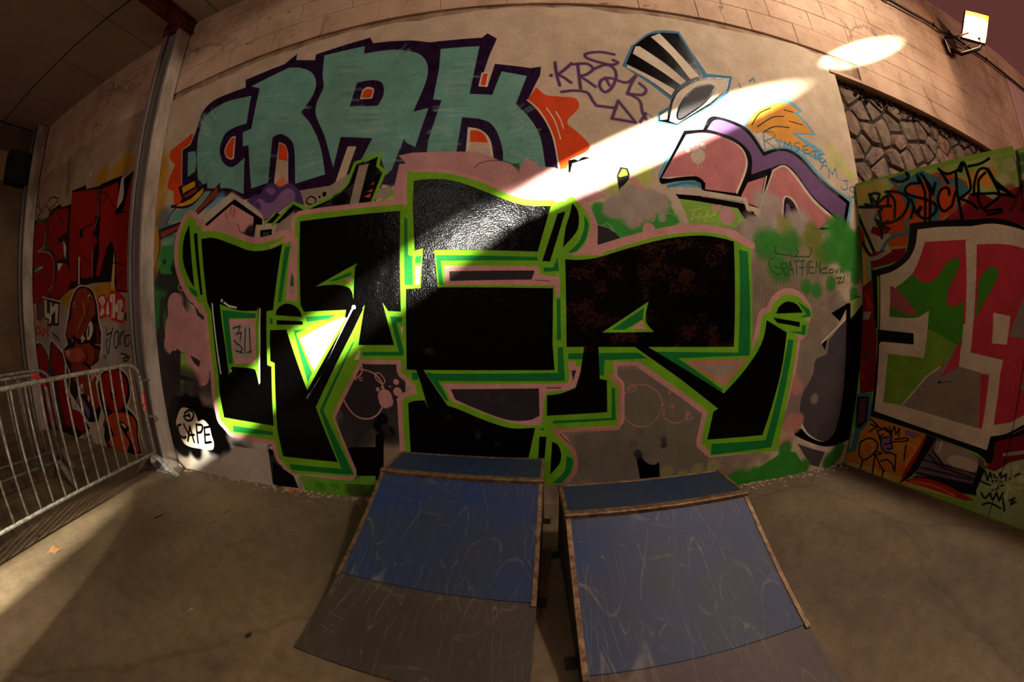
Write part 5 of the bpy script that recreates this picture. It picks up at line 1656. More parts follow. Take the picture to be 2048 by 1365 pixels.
def scratched(name, base, worn, scr, wornamt, seed=0.0):
    t = NT(name)
    v = t.coord('Object')
    w = t.noise(2.0, 7, 0.6, v)
    c = t.ramp(w, (0.38, lin(base)), (0.38 + wornamt, lin(worn)))
    col = c
    # scratches: contour lines of stretched low noise, broken up by a mask
    for i, (sx, sy, rot, wd, amt) in enumerate(((3.2, 0.55, 0.12, 0.0007, 0.26), (4.5, 0.8, -0.35, 0.0006, 0.24), (2.4, 1.0, 0.75, 0.0007, 0.22), (6.0, 0.7, 0.02, 0.0010, 0.26), (1.2, 2.0, 0.2, 0.0006, 0.16))):
        mp = t.n('ShaderNodeMapping')
        mp.inputs['Rotation'].default_value = (0, 0, rot)
        mp.inputs['Scale'].default_value = (sx, sy, 1)
        mp.inputs['Location'].default_value = (3.1 * i + seed, 1.7 * i, seed)
        t.l(v, mp.inputs['Vector'])
        nz = t.noise(1.0, 1.0, 0.3, mp.outputs[0])
        for lv in (0.42, 0.5, 0.57):
            sb = t.n('ShaderNodeMath', operation='SUBTRACT')
            t.l(nz, sb.inputs[0])
            sb.inputs[1].default_value = lv
            ab = t.n('ShaderNodeMath', operation='ABSOLUTE')
            t.l(sb.outputs[0], ab.inputs[0])
            line = t.ramp(ab.outputs[0], (0.0, (1, 1, 1)), (wd, (0, 0, 0)))
            mk = t.ramp(t.noise(2.6 + i + lv * 3, 4, 0.7, v), (0.47, (0, 0, 0)), (0.62, (amt, amt, amt)))
            col = t.mix(t.mix(1.0, line, mk, 'MULTIPLY'), col, lin(scr))
    t.l(col, t.b.inputs['Base Color'])
    t.b.inputs['Roughness'].default_value = 0.55
    t.bump(t.noise(60, 4, 0.6, v), 0.12, 0.005)
    return t.m


M['ride'] = scratched('scratched_blue_board', (20, 50, 104), (44, 54, 72), (176, 170, 150), 0.30)
M['deckblue'] = scratched('dark_blue_board', (20, 42, 74), (34, 46, 62), (110, 116, 112), 0.30, 2.3)
M['plate'] = scratched('scuffed_brown_plate', (56, 50, 46), (70, 61, 53), (176, 168, 146), 0.30, 5.1)
M['plate2'] = scratched('scuffed_brown_plate_warm', (64, 47, 42), (80, 58, 48), (150, 138, 118), 0.30)

# ------------------------------------------------------------------ floor
bm = nb()
box(bm, (-8.4, -4.2, -0.15), (11.0, 2.6, 0.0))
tag(obj('floor', bm, M['floor']), 'rough grey-brown concrete floor with stains and hairline cracks', kind='structure')


def uvbox(name, x0, x1, z0, z1, y0, y1, m, parent, w=None, h=None, edge=0.0, nx=1):
    """Slab in the xz plane whose front carries the drawn picture by its uv."""
    bm = nb()
    uvl = bm.loops.layers.uv.new('UVMap')
    box(bm, (x0, y0, z0), (x1, y1, z1))
    for f in bm.faces:
        for l in f.loops:
            l[uvl].uv = ((l.vert.co.x - w[0]) / (w[1] - w[0]), (l.vert.co.z - h[0]) / (h[1] - h[0]))
    return obj(name, bm, m, parent)


# ------------------------------------------------------------------ front wall: backing, plastered mural panels, blocks, stones
Y = 2.2
bm = nb()
box(bm, (-8.4, Y + 0.03, 0), (3.14, Y + 0.3, 6.13))
box(bm, (3.14, Y + 0.03, 3.76), (11.0, Y + 0.3, 6.13))
box(bm, (3.14, Y + 0.12, 0), (11.0, Y + 0.4, 3.76))
wall = tag(obj('wall_front', bm, M['mortar']), 'tall front wall: painted plaster below pale blockwork, bare stone at the right', kind='structure')


def ragged(name, x0, x1, ztop, y0, y1, m, w, h, seed):
    """Plaster coat with an uneven trowelled top edge."""
    rs = random.Random(seed)
    n = int((x1 - x0) / 0.12)
    top = []
    e = 0
    for i in range(n + 1):
        e = 0.75 * e + rs.uniform(-0.02, 0.02)
        top.append((x0 + (x1 - x0) * i / n, ztop(x0 + (x1 - x0) * i / n) + e))
    bm = nb()
    uvl = bm.loops.layers.uv.new('UVMap')
    fr, bk = [], []
    for x, z in top:
        fr.append((bm.verts.new((x, y0, 0)), bm.verts.new((x, y0, z))))
        bk.append((bm.verts.new((x, y1, 0)), bm.verts.new((x, y1, z))))
    for i in range(n):
        bm.faces.new((fr[i][0], fr[i + 1][0], fr[i + 1][1], fr[i][1]))
        bm.faces.new((fr[i][1], fr[i + 1][1], bk[i + 1][1], bk[i][1]))
    bm.faces.new((fr[0][0], fr[0][1], bk[0][1], bk[0][0]))
    bm.faces.new((fr[n][1], fr[n][0], bk[n][0], bk[n][1]))
    for f in bm.faces:
        for l in f.loops:
            l[uvl].uv = ((l.vert.co.x - w[0]) / (w[1] - w[0]), (l.vert.co.z - h[0]) / (h[1] - h[0]))
    return obj(name, bm, m, wall)


tag(ragged('plaster_coat', -3.78, 3.12, lambda x: 3.93 - 0.0 * x, Y, Y + 0.05, M['front'], (FX0, FX1), (0, FZ1), 3),
    'main mural: huge black, lime and pink letters under teal letters and a striped top hat')
tag(ragged('plaster_coat', -8.1, -3.78, lambda x: 4.05, Y + 0.005, Y + 0.05, M['left'], (LX0, LX1), (0, LZ1), 4),
    'left bay mural of red letters and a long-nosed orange creature')

# block courses above the mural
rs = random.Random(11)
block_meshes = []
for k in range(5):
    bm = nb()
    box(bm, (0, 0, 0), (0.552, 0.05, 0.257), 0.003)
    for v in bm.verts:
        v.co += Vector((rs.uniform(-0.001, 0.001), rs.uniform(-0.001, 0.001), rs.uniform(-0.001, 0.001)))
    me = bpy.data.meshes.new('block')
    bm.to_mesh(me)
    bm.free()
    me.materials.append(M['block'])
    block_meshes.append(me)
spots = []
for row in range(9):
    z = 3.765 + row * 0.26
    off = 0.275 * (row % 2)
    x = -8.1 + off
    while x < 9.7:
        keep = True
        if x < 3.1 and row == 0:
            keep = False
        if x < -3.5 and z > 4.8:
            keep = z < 5.0
        if -2.2 < x < 3.0 and z > 4.9:
            keep = False                      # above the picture
        if keep:
            spots.append((x, z))
        x += 0.556
nblk = 0
for x, z in spots:
    if nblk >= 296:
        break
    o = bpy.data.objects.new('block', block_meshes[rs.randrange(5)])
    o.location = (x, Y + 0.012 + rs.uniform(-0.001, 0.0015), z)
    link(o, wall)
    nblk += 1
# rest of the blocks, out of the picture
bm = nb()
x = -2.2
while x < 3.0:
    for row in range(5, 9):
        box(bm, (x, Y + 0.013, 3.765 + row * 0.26), (x + 0.548, Y + 0.05, 3.765 + row * 0.26 + 0.252), 0.006)
    x += 0.556
tag(obj('blockwork', bm, M['block'], wall), kind='stuff')

bm = nb()
box(bm, (3.13, Y + 0.10, 0.0), (7.65, Y + 0.13, 3.76))
obj('rubble_bed', bm, M['soil'], wall)
# rubble stones in the bay right of the mural: cells of a jittered lattice, each stone its own mesh
def clip(poly, px, pz, nx, nz):
    out = []
    for i in range(len(poly)):
        a, b = poly[i], poly[(i + 1) % len(poly)]
        da = (a[0] - px) * nx + (a[1] - pz) * nz
        db = (b[0] - px) * nx + (b[1] - pz) * nz
        if da <= 0:
            out.append(a)
        if da * db < 0:
            t = da / (da - db)
            out.append((a[0] + (b[0] - a[0]) * t, a[1] + (b[1] - a[1]) * t))
    return out


rs = random.Random(5)
sites = []
row = 0
z = -0.1
while z < 3.95:
    x = 2.9 + (0.14 if row % 2 else 0)
    while x < 7.9:
        sites.append((x + rs.uniform(-0.11, 0.11), z + rs.uniform(-0.075, 0.075)))
        x += rs.uniform(0.22, 0.36)
    z += 0.225
    row += 1
for cx, cz in sites:
    poly = [(cx - 0.5, cz - 0.4), (cx + 0.5, cz - 0.4), (cx + 0.5, cz + 0.4), (cx - 0.5, cz + 0.4)]
    for qx, qz in sites:
        d = math.hypot(qx - cx, qz - cz)
        if 0 < d < 0.9:
            poly = clip(poly, (cx + qx) / 2 - (qx - cx) / d * 0.009, (cz + qz) / 2 - (qz - cz) / d * 0.009, (qx - cx) / d, (qz - cz) / d)
    poly = clip(poly, 3.13, 0, -1, 0)
    poly = clip(poly, 0, 3.735, 0, 1)
    poly = clip(poly, 0, 0.01, 0, -1)
    poly = clip(poly, 7.6, 0, 1, 0)
    if len(poly) < 3:
        continue
    # round the corners a little
    rp = []
    for i in range(len(poly)):
        a, b, c = poly[i - 1], poly[i], poly[(i + 1) % len(poly)]
        for q in (a, c):
            t_ = min(0.25, 0.02 / max(1e-6, math.hypot(q[0] - b[0], q[1] - b[1])))
            rp.append((b[0] + (q[0] - b[0]) * t_, b[1] + (q[1] - b[1]) * t_))
    mx = sum(p[0] for p in rp) / len(rp)
    mz = sum(p[1] for p in rp) / len(rp)
    if max(p[0] for p in rp) - min(p[0] for p in rp) < 0.05 or max(p[1] for p in rp) - min(p[1] for p in rp) < 0.05:
        continue
    d = rs.uniform(0.03, 0.055)
    bm = nb()
    n = len(rp)
    rg = [[bm.verts.new((mx + (p[0] - mx) * f, -dd + rs.uniform(-0.004, 0.004), mz + (p[1] - mz) * f)) for p in rp] for f, dd in ((1.0, -0.05), (0.97, d * 0.5), (0.84, d))]
    cv = bm.verts.new((mx + rs.uniform(-0.02, 0.02), -d - 0.006, mz + rs.uniform(-0.02, 0.02)))
    for A_, B_ in zip(rg, rg[1:]):
        for k in range(n):
            bm.faces.new((A_[k], A_[(k + 1) % n], B_[(k + 1) % n], B_[k]))
    for k in range(n):
        bm.faces.new((rg[-1][k], rg[-1][(k + 1) % n], cv))
    bmesh.ops.recalc_face_normals(bm, faces=bm.faces[:])
    bm.transform(Matrix.Translation((0, Y + 0.12, 0)))
    obj('stone', bm, M[rs.choice(('stone_a', 'stone_a', 'stone_b', 'stone_c'))], wall)
bm = nb()
for k in range(260):                          # crumbled mortar and moss under the block footing
    x = 3.16 + rs.random() ** 1.2 * 4.6
    zz = 3.76 - abs(rs.gauss(0, 0.045))
    r = rs.uniform(0.008, 0.03)
    g = bmesh.ops.create_icosphere(bm, subdivisions=1, radius=r)
    for v in g['verts']:
        v.co = Vector((v.co.x * 1.6, v.co.y, v.co.z)) + Vector((x, Y + 0.10 - rs.random() * 0.04, zz))
tag(obj('crumbling_mortar', bm, M['soil'], wall), kind='stuff')
bm = nb()
box(bm, (3.05, Y - 0.012, 3.765), (7.7, Y + 0.05, 3.80))
tag(obj('footing_ledge', bm, M['block'], wall), 'thin straight lower edge of the blockwork above the stones')

# pale upright strip and the black cable on the blockwork
bm = nb()
PTS = [(4.4, 5.42), (4.73, 5.43), (5.3, 5.44), (5.85, 5.48), (6.05, 5.46), (6.3, 5.52), (7.0, 5.53), (7.61, 5.57), (8.6, 5.6), (9.6, 5.64)]
tube(bm, [(x, Y - 0.031, z) for x, z in PTS], 0.018, 8)
for x, z in PTS[1:-1:2]:
    box(bm, (x - 0.012, Y - 0.054, z - 0.03), (x + 0.012, Y - 0.0125, z + 0.03), 0.003)
tag(obj('electric_cable', bm, M['cable']), 'black cable run along the top of the blockwork, passing behind the floodlight', 'cable')
bm = nb()
box(bm, (8.55, Y + 0.002, 3.8), (10.2, Y + 0.013, 5.7), 0.002)
tag(obj('render_patch', bm, mat('pale_violet_render', (214, 176, 170), 0.9, scale=3), wall), 'paler pinkish render patch at the far right')

# ------------------------------------------------------------------ left side wall, ceiling
bm = nb()
box(bm, (-8.4, -4.2, 0), (-8.1, Y + 0.03, 5.02))
wl = tag(obj('wall_left', bm, M['leftw']), 'dim brown side wall at the far left', kind='structure')
bm = nb()
box(bm, (-8.1, -1.0, 4.04), (-8.06, 2.02, 4.55), 0.004)
obj('pale_band', bm, M['pale'], wl)
bm = nb()
box(bm, (-8.1, 1.72, 4.0), (-7.86, 2.06, 4.54), 0.01)
box(bm, (-8.1, 1.70, 4.05), (-7.84, 1.74, 4.5), 0.004)
o = tag(obj('duct_box', bm, M['dark']), 'black metal duct box high in the far left corner', 'duct')

bm = nb()
box(bm, (-8.4, -4.2, 5.04), (-0.4, Y + 0.03, 5.3))
ceil = tag(obj('ceiling', bm, M['ceiljoint']), 'low dark ceiling of large boards over the left half', kind='structure')
pm = nb()
box(pm, (0.006, 0.006, 0), (1.194, 1.194, 0.02), 0.004)
pme = bpy.data.meshes.new('ceiling_panel')
pm.to_mesh(pme)
pm.free()
pme.materials.append(M['ceil'])
for i in range(6):
    for j in range(5):
        o = bpy.data.objects.new('ceiling_panel', pme)
        o.location = (-8.06 + i * 1.2, 2.2 - (j + 1) * 1.2 + 0.53, 5.02)
        if o.location.y + 1.2 > Y:
            pass
        link(o, ceil)
bm = nb()
for i in range(6):
    box(bm, (-8.054 + i * 1.2, 1.536, 5.02), (-8.06 + i * 1.2 + 1.194, Y, 5.04), 0.004)
tag(obj('edge_boards', bm, M['ceil'], ceil), kind='stuff')

# ------------------------------------------------------------------ steel columns


def column(name, x0, x1, y0, y1, ztop, label, collar):
    """H section standing on end, its two flanges facing left and right, open to the front."""
    t = empty(name, ((x0 + x1) / 2, (y0 + y1) / 2, 0))
    w, d = (x1 - x0) / 2, (y1 - y0) / 2
    for s, m in ((-1, M['flange']), (1, M['whitesteel'])):
        bm = nb()
        a, b = (-w, -w + 0.022) if s < 0 else (w - 0.022, w)
        box(bm, (a, -d, 0), (b, d, ztop), 0.002)
        obj('flange', bm, m, t)
        bm = nb()
        a, b = (-w + 0.022, -w + 0.055) if s < 0 else (w - 0.055, w - 0.022)
        box(bm, (a, -d - 0.002, 0), (b, -d + 0.02, ztop), 0.002)
        obj('flange_lip', bm, M['flange'], t)
    bm = nb()
    box(bm, (-w + 0.02, -d + 0.035, 0), (w - 0.02, -d + 0.055, ztop))
    obj('web', bm, M['flange'], t)
    bm = nb()
    box(bm, (-w - 0.03, -d - 0.03, 0), (w + 0.03, d, 0.012), 0.002)
    obj('base_plate', bm, M['flange'], t)
    if collar:
        bm = nb()
        box(bm, (-w - 0.02, -d - 0.02, ztop - 0.17), (w + 0.02, d, ztop), 0.004)
        tag(obj('head_plate', bm, M['rust'], t), 'rusty red head plate')
    return tag(t, label, 'column', 'steel columns against the front wall')


column('steel_column', -3.93, -3.645, 2.045, 2.195, 5.0, 'tall grey and white steel column between the red mural and the main mural', True)
column('steel_column', -7.95, -7.66, 2.03, 2.19, 5.0, 'grey steel column at the far left end, behind the barriers', False)
bm = nb()
box(bm, (-3.72, -2.0, 4.84), (-3.58, 2.19, 4.86), 0.003)
box(bm, (-3.66, -2.0, 4.86), (-3.64, 2.19, 5.0))
box(bm, (-3.72, -2.0, 5.0), (-3.58, 2.19, 5.02), 0.003)
tag(obj('roof_beam', bm, M['rust']), 'rusty red steel beam under the ceiling, resting on the column', 'beam')

# ------------------------------------------------------------------ hoarding at the right
hd = Vector((0.242, -0.970, 0)).normalized()
ang = math.atan2(hd.y, hd.x)
hoard = empty('painted_hoarding', (3.04, 2.195, 0), ang)
tag(hoard, 'graffiti covered board partition at the right with a big number 19', 'partition')


def hpanel(a, b, ztop, parent):
    bm = nb()
    uvl = bm.loops.layers.uv.new('UVMap')
    box(bm, (a, 0.0, 0), (b, 0.05, ztop))
    for f in bm.faces:
        f.material_index = 0 if f.normal.y < -0.5 or True else 1
        for l in f.loops:
            l[uvl].uv = (l.vert.co.x / HL, l.vert.co.z / HZ)
    bm.normal_update()
    for f in bm.faces:
        if f.normal.y > -0.5:
            f.material_index = 1
    o = obj('panel', bm, [M['hoard'], M['hback']], parent)
    return o


hpanel(0.012, 1.292, 2.585, hoard)
hpanel(1.297, 1.9, 2.555, hoard)
bm = nb()
box(bm, (1.9, 0, 0), (5.0, 0.05, 2.555))
box(bm, (1.24, 0.05, 0), (1.34, 0.14, 2.5), 0.004)
obj('timber_frame', bm, M['hback'], hoard)
hoard.children[0].data  # keep

# ------------------------------------------------------------------ skate ramps


def ramp(name, corner_l, rz, W, H, L, deck, joint, plate_m, label):
    """Local frame: origin at the left end of the coping, x along the coping, -y down the slope, +y the deck."""
    t = empty(name, (corner_l[0], corner_l[1], 0), rz)
    sp = lambda s: max(0.0, H * (0.30 * (s / L) + 0.70 * (s / L) ** 2))      # height against distance from the foot
    th = 0.016
    prof = [(-L + L * i / 14, sp(L * i / 14)) for i in range(15)]
    for a, b in ((0.0, 0.018), (W - 0.018, W)):
        bm = nb()
        pl = [(y, z - 0.004) for y, z in prof if z > 0.03] + [(deck, H - 0.004), (deck, 0.0), (-L + 0.12, 0.0)]
        prism(bm, pl, 'x', a, b)
        obj('side_panel', bm, M['ply'], t)

    def skin(y0, y1, thick, a, b, nm, m):
        bm = nb()
        ys = [y0 + (y1 - y0) * i / 10 for i in range(11)]
        up = [(y, sp(y + L) + thick) for y in ys]
        dn = [(y, max(0.0, sp(y + L) - 0.004)) for y in ys][::-1]
        prism(bm, up + dn, 'x', a, b)
        return obj(nm, bm, m, t)
    skin(-L + joint, -0.012, th, 0.018, W - 0.018, 'riding_board', M['ride'])
    skin(-L, -L + joint, 0.010, -0.004, W + 0.004, 'transition_plate', plate_m)
    for a, b, nm in ((-0.004, 0.020, 'edge_trim'), (W - 0.020, W + 0.004, 'edge_trim')):
        skin(-L + joint - 0.02, -0.02, th + 0.005, a, b, nm, M['angle'])
    bm = nb()
    box(bm, (0.0, 0.014, H - 0.01), (W, deck, H + th), 0.003)
    obj('deck_board', bm, M['deckblue'], t)
    bm = nb()
    box(bm, (-0.012, -0.022, H - 0.018), (W + 0.012, 0.02, H + th + 0.012), 0.006)
    obj('coping', bm, M['angle'], t)
    for a, b in ((-0.006, 0.016), (W - 0.016, W + 0.006)):
        bm = nb()
        box(bm, (a, 0.02, H - 0.02), (b, deck, H + th + 0.004), 0.002)
        obj('deck_trim', bm, M['angle'], t)
    bm = nb()
    box(bm, (0, deck - 0.012, H + th - 0.02), (W, deck + 0.006, H + th + 0.004), 0.002)
    obj('deck_trim', bm, M['angle'], t)
    bm = nb()
    box(bm, (0.018, deck - 0.018, 0), (W - 0.018, deck - 0.002, H - 0.01))
    obj('back_panel', bm, M['ply'], t)
    for sgn, yb in ((1, -0.52), (-1, -0.52), (1, 0.2), (-1, 0.2)):
        bm = nb()
        xa = W if sgn > 0 else 0
        box(bm, (min(xa, xa + sgn * 0.05), yb - 0.03, 0.0), (max(xa, xa + sgn * 0.05), yb + 0.03, 0.006), 0.001)
        box(bm, (min(xa, xa + sgn * 0.006), yb - 0.03, 0.0), (max(xa, xa + sgn * 0.006), yb + 0.03, 0.06), 0.001)
        g = bmesh.ops.create_cone(bm, cap_ends=True, segments=8, radius1=0.007, radius2=0.007, depth=0.006)
        for v in g['verts']:
            v.co += Vector((xa + sgn * 0.03, yb, 0.009))
        obj('floor_bracket', bm, M['darksteel'], t)
    return tag(t, label, 'skate ramp', 'blue skate ramps')


ramp('skate_ramp', (-0.947, 1.883), R(-5.5), 1.046, 0.425, 1.06, 0.300, 0.435, M['plate'], 'left blue skate ramp, its back against the wall, with a grey-brown lower plate')
ramp('skate_ramp', (0.193, 1.427), R(0.9), 1.02, 0.425, 1.03, 0.29, 0.385, M['plate2'], 'right blue skate ramp standing clear of the wall, nearest the camera')

# ------------------------------------------------------------------ crowd barriers


def barrier(name, p, q, label, m, clamp=False, n=18, z0=0.235, z1=1.12):
    """Barrier between floor points p (far end) and q."""
    p, q = Vector((*p, 0)), Vector((*q, 0))
    L = (q - p).length
    t = empty(name, p, math.atan2((q - p).y, (q - p).x))
    r = 0.019
    rc = 0.16
    arc = lambda cx, a0, a1: [(cx + rc * math.cos(R(a0 + (a1 - a0) * k / 8)), 0, z1 - rc + rc * math.sin(R(a0 + (a1 - a0) * k / 8))) for k in range(9)]
    bm = nb()
    tube(bm, [(0, 0, z0)] + arc(rc, 180, 90) + arc(L - rc, 90, 0) + [(L, 0, z0)], r, 10)
    obj('frame_tube', bm, m, t)
    bm = nb()
    tube(bm, [(0, 0, z0), (L, 0, z0)], r * 0.85, 8)
    obj('bottom_rail', bm, m, t)
    for k in range(n):
        x = L * (k + 1) / (n + 1)
        zt = z1 if rc * 0.8 < x < L - rc * 0.8 else z1 - 0.03
        bm = nb()
        tube(bm, [(x, 0, z0), (x, 0, zt)], 0.0085, 6)
        obj('bar', bm, m, t)
    for x in (0.035, L - 0.035):
        bm = nb()
        for s in (-1, 1):
            pts = [(x, s * 0.012, z0 - 0.01), (x, s * 0.08, z0 - 0.035), (x, s * 0.30, 0.012)]
            for a, b in zip(pts, pts[1:]):
                a, b = Vector(a), Vector(b)
                d = (b - a).normalized()
                u = Vector((1, 0, 0))
                w_ = d.cross(u)
                vs = []
                for e in (a, b):
                    vs.append([bm.verts.new(e + u * i * 0.022 + w_ * j * 0.007) for i, j in ((-1, -1), (1, -1), (1, 1), (-1, 1))])
                for k in range(4):
                    bm.faces.new((vs[0][k], vs[0][(k + 1) % 4], vs[1][(k + 1) % 4], vs[1][k]))
                bm.faces.new(vs[0][::-1])
                bm.faces.new(vs[1])
        box(bm, (x - 0.03, -0.012, z0 - 0.09), (x + 0.03, 0.012, z0), 0.003)
        obj('foot', bm, m, t)
    if clamp:
        for z in (0.96, 0.60):
            bm = nb()
            tube(bm, [(0, 0, z), (-0.012, 0.04, z + 0.01), (-0.02, 0.11, z + 0.01)], 0.013, 8)
            if z < 0.7:
                tube(bm, [(-0.02, 0.11, z + 0.01), (-0.024, 0.13, z - 0.02), (-0.02, 0.10, z - 0.04)], 0.009, 6)
            obj('hook', bm, M['galv2'], t)
    return tag(t, label, 'barrier', 'crowd barriers at the left')


B1 = barrier('crowd_barrier', (-3.68, 1.975), (-3.21, -0.35), 'front galvanised crowd barrier with a red sticker, its end beside the steel column', M['galv'], True, n=20, z1=1.143)
barrier('crowd_barrier', (-5.20, 1.60), (-5.30, -0.7), 'rearmost of the three crowd barriers, farther back towards the left wall', M['galv2'], n=18, z0=0.2)
b3 = barrier('crowd_barrier', (-4.60, 1.36), (-4.56, -0.9), 'middle crowd barrier with a reddish bend on its top tube', M['galv2'], n=17)
bm = nb()
rc = 0.16
tube(bm, [(rc + rc * math.cos(R(172 - 70 * k / 6)), 0, 1.12 - rc + rc * math.sin(R(172 - 70 * k / 6))) for k in range(7)], 0.0205, 10)
tag(obj('tape_wrap', bm, M['redt'] if 'redt' in M else M['sticker'], b3), 'red tape on the bend')
# sticker wrapped on the upright tube of the front barrier
bm = nb()
tube(bm, [(0, 0, 0.68), (0, 0, 0.84)], 0.0225, 12)
st = tag(obj('sticker', bm, M['sticker'], B1), 'red sticker with white lettering')
fc = bpy.data.curves.new('sticker_text', 'FONT')
fc.body = 'ALTRAD'
fc.size = 0.042
fc.align_x = 'CENTER'
fc.align_y = 'CENTER'
fc.extrude = 0.0006
to = bpy.data.objects.new('tmp_text', fc)
C.objects.link(to)
dg = bpy.context.evaluated_depsgraph_get()
tm = bpy.data.meshes.new_from_object(to.evaluated_get(dg))
bpy.data.objects.remove(to)
tm.materials.append(M['lettering'])
lo = link(bpy.data.objects.new('lettering', tm), st)
# reads upwards, facing the camera side of the post
lo.rotation_euler = (R(90), R(-90), R(90 + 38))
lo.location = Matrix.Rotation(R(38), 3, 'Z') @ Vector((0.0, 0.0, 0.76)) + Vector((0.0235 * math.cos(R(38)), 0.0235 * math.sin(R(38)), 0))

# ------------------------------------------------------------------ floodlight on the block wall


def floodlight():
    base = Vector((6.15, Y, 5.2))
    t = empty('floodlight', base)
    head = Vector((0.42, -0.33, 0.33))
    bm = nb()
    tube(bm, [(0.0, -0.03, -0.02), (0.10, -0.12, -0.12), (0.38, -0.30, -0.02), (0.44, -0.33, 0.06), (0.45, -0.33, 0.17)], 0.03, 8)
    box(bm, (-0.1, -0.035, -0.12), (0.06, -0.002, 0.12), 0.006)
    obj('wall_arm', bm, M['darksteel'], t)
    bm = nb()
    tube(bm, [(-0.05, -0.03, 0.16), (0.12, -0.12, 0.18), (0.3, -0.26, 0.24)], 0.02, 8)
    obj('stay_arm', bm, M['darksteel'], t)
    bm = nb()
    tube(bm, [(-0.04, -0.03, 0.14), (0.0, -0.06, 0.02), (0.14, -0.14, -0.02), (0.3, -0.24, 0.08)], 0.008, 6)
    obj('lead', bm, M['cable'], t)
    # head: box open towards the room, tilted up
    hm = Matrix.Translation(head) @ Matrix.Rotation(R(-42), 4, 'Z') @ Matrix.Rotation(R(24), 4, 'Y') @ Matrix.Rotation(R(10), 4, 'X')
    w, h, d = 0.17, 0.22, 0.15

    def frust(bm, w0, h0, y0, w1, h1, y1, close0, close1):
        a_ = [bm.verts.new((x * w0, y0, z * h0)) for x, z in ((-1, -1), (1, -1), (1, 1), (-1, 1))]
        b_ = [bm.verts.new((x * w1, y1, z * h1)) for x, z in ((-1, -1), (1, -1), (1, 1), (-1, 1))]
        for k in range(4):
            bm.faces.new((a_[k], a_[(k + 1) % 4], b_[(k + 1) % 4], b_[k]))
        if close0:
            bm.faces.new(a_)
        if close1:
            bm.faces.new(b_)
    bm = nb()
    frust(bm, w + 0.012, h + 0.012, -0.062, w + 0.012, h + 0.012, 0.0, False, False)
    frust(bm, w + 0.012, h + 0.012, 0.0, w * 0.6, h * 0.55, d, False, True)
    frust(bm, w + 0.012, h + 0.012, -0.062, w + 0.002, h + 0.002, -0.062, False, False)
    for k in range(5):
        box(bm, (-w * 0.5 + k * w * 0.25 - 0.004, d * 0.5, -h * 0.6), (-w * 0.5 + k * w * 0.25 + 0.004, d + 0.03, h * 0.6))
    bm.transform(hm)
    obj('housing', bm, M['darksteel'], t)
    bm = nb()
    frust(bm, w + 0.002, h + 0.002, -0.062, w * 0.86, h * 0.86, 0.004, False, False)
    bm.transform(hm)
    obj('reflector', bm, mat('orange_glow_reflector', (244, 150, 60), 0.5, scale=20, var=0.1, bump=0), t)  # orange tint puts the glow inside the housing into the colour
    e = NT('sodium_glass')
    e.b.inputs['Base Color'].default_value = (1, 0.8, 0.5, 1)
    e.b.inputs['Emission Color'].default_value = (1.0, 0.62, 0.25, 1)
    e.b.inputs['Emission Strength'].default_value = 42
    bm = nb()
    box(bm, (-w * 0.86, -0.008, -h * 0.86), (w * 0.86, 0.004, h * 0.86), 0.003)
    bm.transform(hm)
    obj('lit_glass', bm, e.m, t)
    tag(t, 'orange glowing floodlight on an arm, high on the block wall at the right', 'floodlight')
    l = bpy.data.lights.new('flood_lamp', 'SPOT')
    l.energy = 260
    l.color = (1.0, 0.60, 0.36)
    l.spot_size = R(165)
    l.spot_blend = 1.0
    l.shadow_soft_size = 0.1
    lo = bpy.data.objects.new('flood_lamp', l)
    C.objects.link(lo)
    lo.parent = t
    p = hm @ Vector((0, -0.10, 0))
    lo.location = p
    dirv = Vector((-0.45, -0.75, -0.5))
    lo.rotation_euler = dirv.to_track_quat('-Z', 'Y').to_euler()


floodlight()

# ------------------------------------------------------------------ small litter on the floor


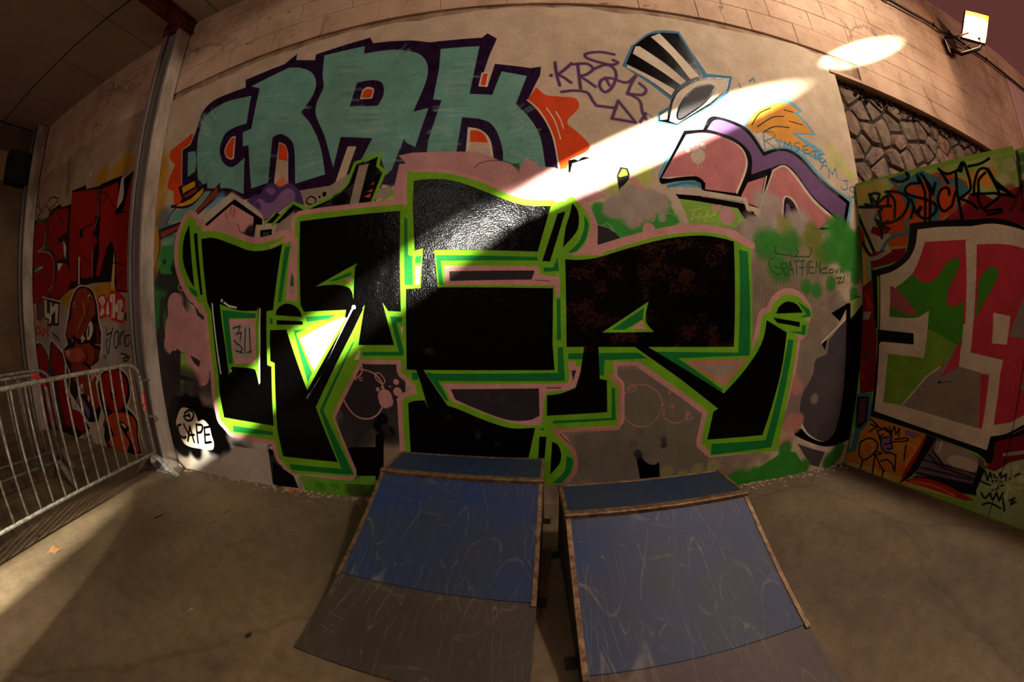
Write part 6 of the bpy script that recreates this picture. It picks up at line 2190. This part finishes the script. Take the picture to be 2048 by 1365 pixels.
def chip(name, loc, r, m, label, cat, seed, flat=0.25, leafy=False):
    rs = random.Random(seed)
    bm = nb()
    if leafy:
        n = 9
        ring = []
        for k in range(n):
            a = 2 * math.pi * k / n
            rr = r * (1.0 if k % 2 == 0 else 0.62) * rs.uniform(0.85, 1.15)
            ring.append(bm.verts.new((rr * math.cos(a) * 1.4, rr * math.sin(a), 0.003 + rs.uniform(0, 0.006))))
        c = bm.verts.new((0, 0, 0.010))
        for k in range(n):
            bm.faces.new((ring[k], ring[(k + 1) % n], c))
        ex = bmesh.ops.extrude_face_region(bm, geom=bm.faces[:])
        for v in ex['geom']:
            if isinstance(v, bmesh.types.BMVert):
                v.co.z -= 0.002
        bmesh.ops.recalc_face_normals(bm, faces=bm.faces[:])
        lo = min(v.co.z for v in bm.verts)
        for v in bm.verts:
            v.co.z -= lo
    else:
        bmesh.ops.create_icosphere(bm, subdivisions=2, radius=r)
        for v in bm.verts:
            v.co = Vector((v.co.x * rs.uniform(1.0, 1.5), v.co.y * rs.uniform(0.8, 1.2), v.co.z * flat * rs.uniform(0.7, 1.3)))
        lo = min(v.co.z for v in bm.verts)
        for v in bm.verts:
            v.co.z -= lo
    o = obj(name, bm, m)
    o.location = loc
    o.rotation_euler = (0, 0, rs.uniform(0, 6))
    return tag(o, label, cat, {'leaf': 'dry leaves on the floor', 'pebble': 'pebbles on the floor'}.get(cat))


chip('cardboard_scrap', (-3.242, 0.688, 0.0), 0.05, M['leaf'], 'torn square scrap of tan cardboard lying in the light patch on the floor', 'scrap', 3, leafy=True)
chip('dry_leaf', (-2.332, 1.545, 0.0), 0.035, M['leaf'], 'curled dry leaf on the floor, farther from the mural of the two leaves', 'leaf', 4, leafy=True)
chip('dry_leaf', (-2.338, 1.714, 0.0), 0.025, M['leaf'], 'small dry leaf on the floor, nearer the mural of the two leaves', 'leaf', 5, leafy=True)
chip('orange_shard', (-2.014, 2.194, 0.0), 0.05, M['redchip'], 'flat orange shard at the foot of the mural beside the lime strip', 'shard', 6, leafy=True)
chip('pebble', (-1.744, 0.820, 0.0), 0.012, M['crumb'], 'tiny white pebble alone on the open floor left of the ramps', 'pebble', 7, leafy=False)
chip('pebble', (-3.614, 0.701, 0.0), 0.012, M['soil'], 'small dark pebble on the floor behind the front barrier', 'pebble', 8, leafy=False)
chip('pebble', (-1.315, 0.814, 0.0), 0.014, M['soil'], 'dark pebble left of the foot of the left ramp', 'pebble', 9, leafy=False)
bm = nb()
tube(bm, [(-2.866, 1.380, 0.006), (-2.847, 1.414, 0.008), (-2.848, 1.447, 0.005)], 0.005, 6)
tag(obj('twig', bm, M['soil']), 'short dark twig on the floor between the barrier and the ramps', 'twig')

# broken plaster and overspray along the foot of the wall
rs = random.Random(21)
bm = nb()
for k in range(340):
    x = rs.choice((rs.uniform(1.3, 3.0), rs.uniform(-3.5, -1.2), rs.uniform(-3.5, 3.0)))
    y = Y - abs(rs.gauss(0, 0.05)) - 0.005
    if -1.15 < x < 0.25:
        continue
    r = rs.uniform(0.004, 0.016)
    g = bmesh.ops.create_icosphere(bm, subdivisions=1, radius=r)
    for v in g['verts']:
        v.co = Vector((v.co.x * 1.3, v.co.y, v.co.z * 0.6)) + Vector((x, min(y, Y - r), r * 0.4))
tag(obj('plaster_rubble', bm, M['crumb']), 'crumbs of broken plaster lying along the foot of the mural', 'rubble', kind='stuff')
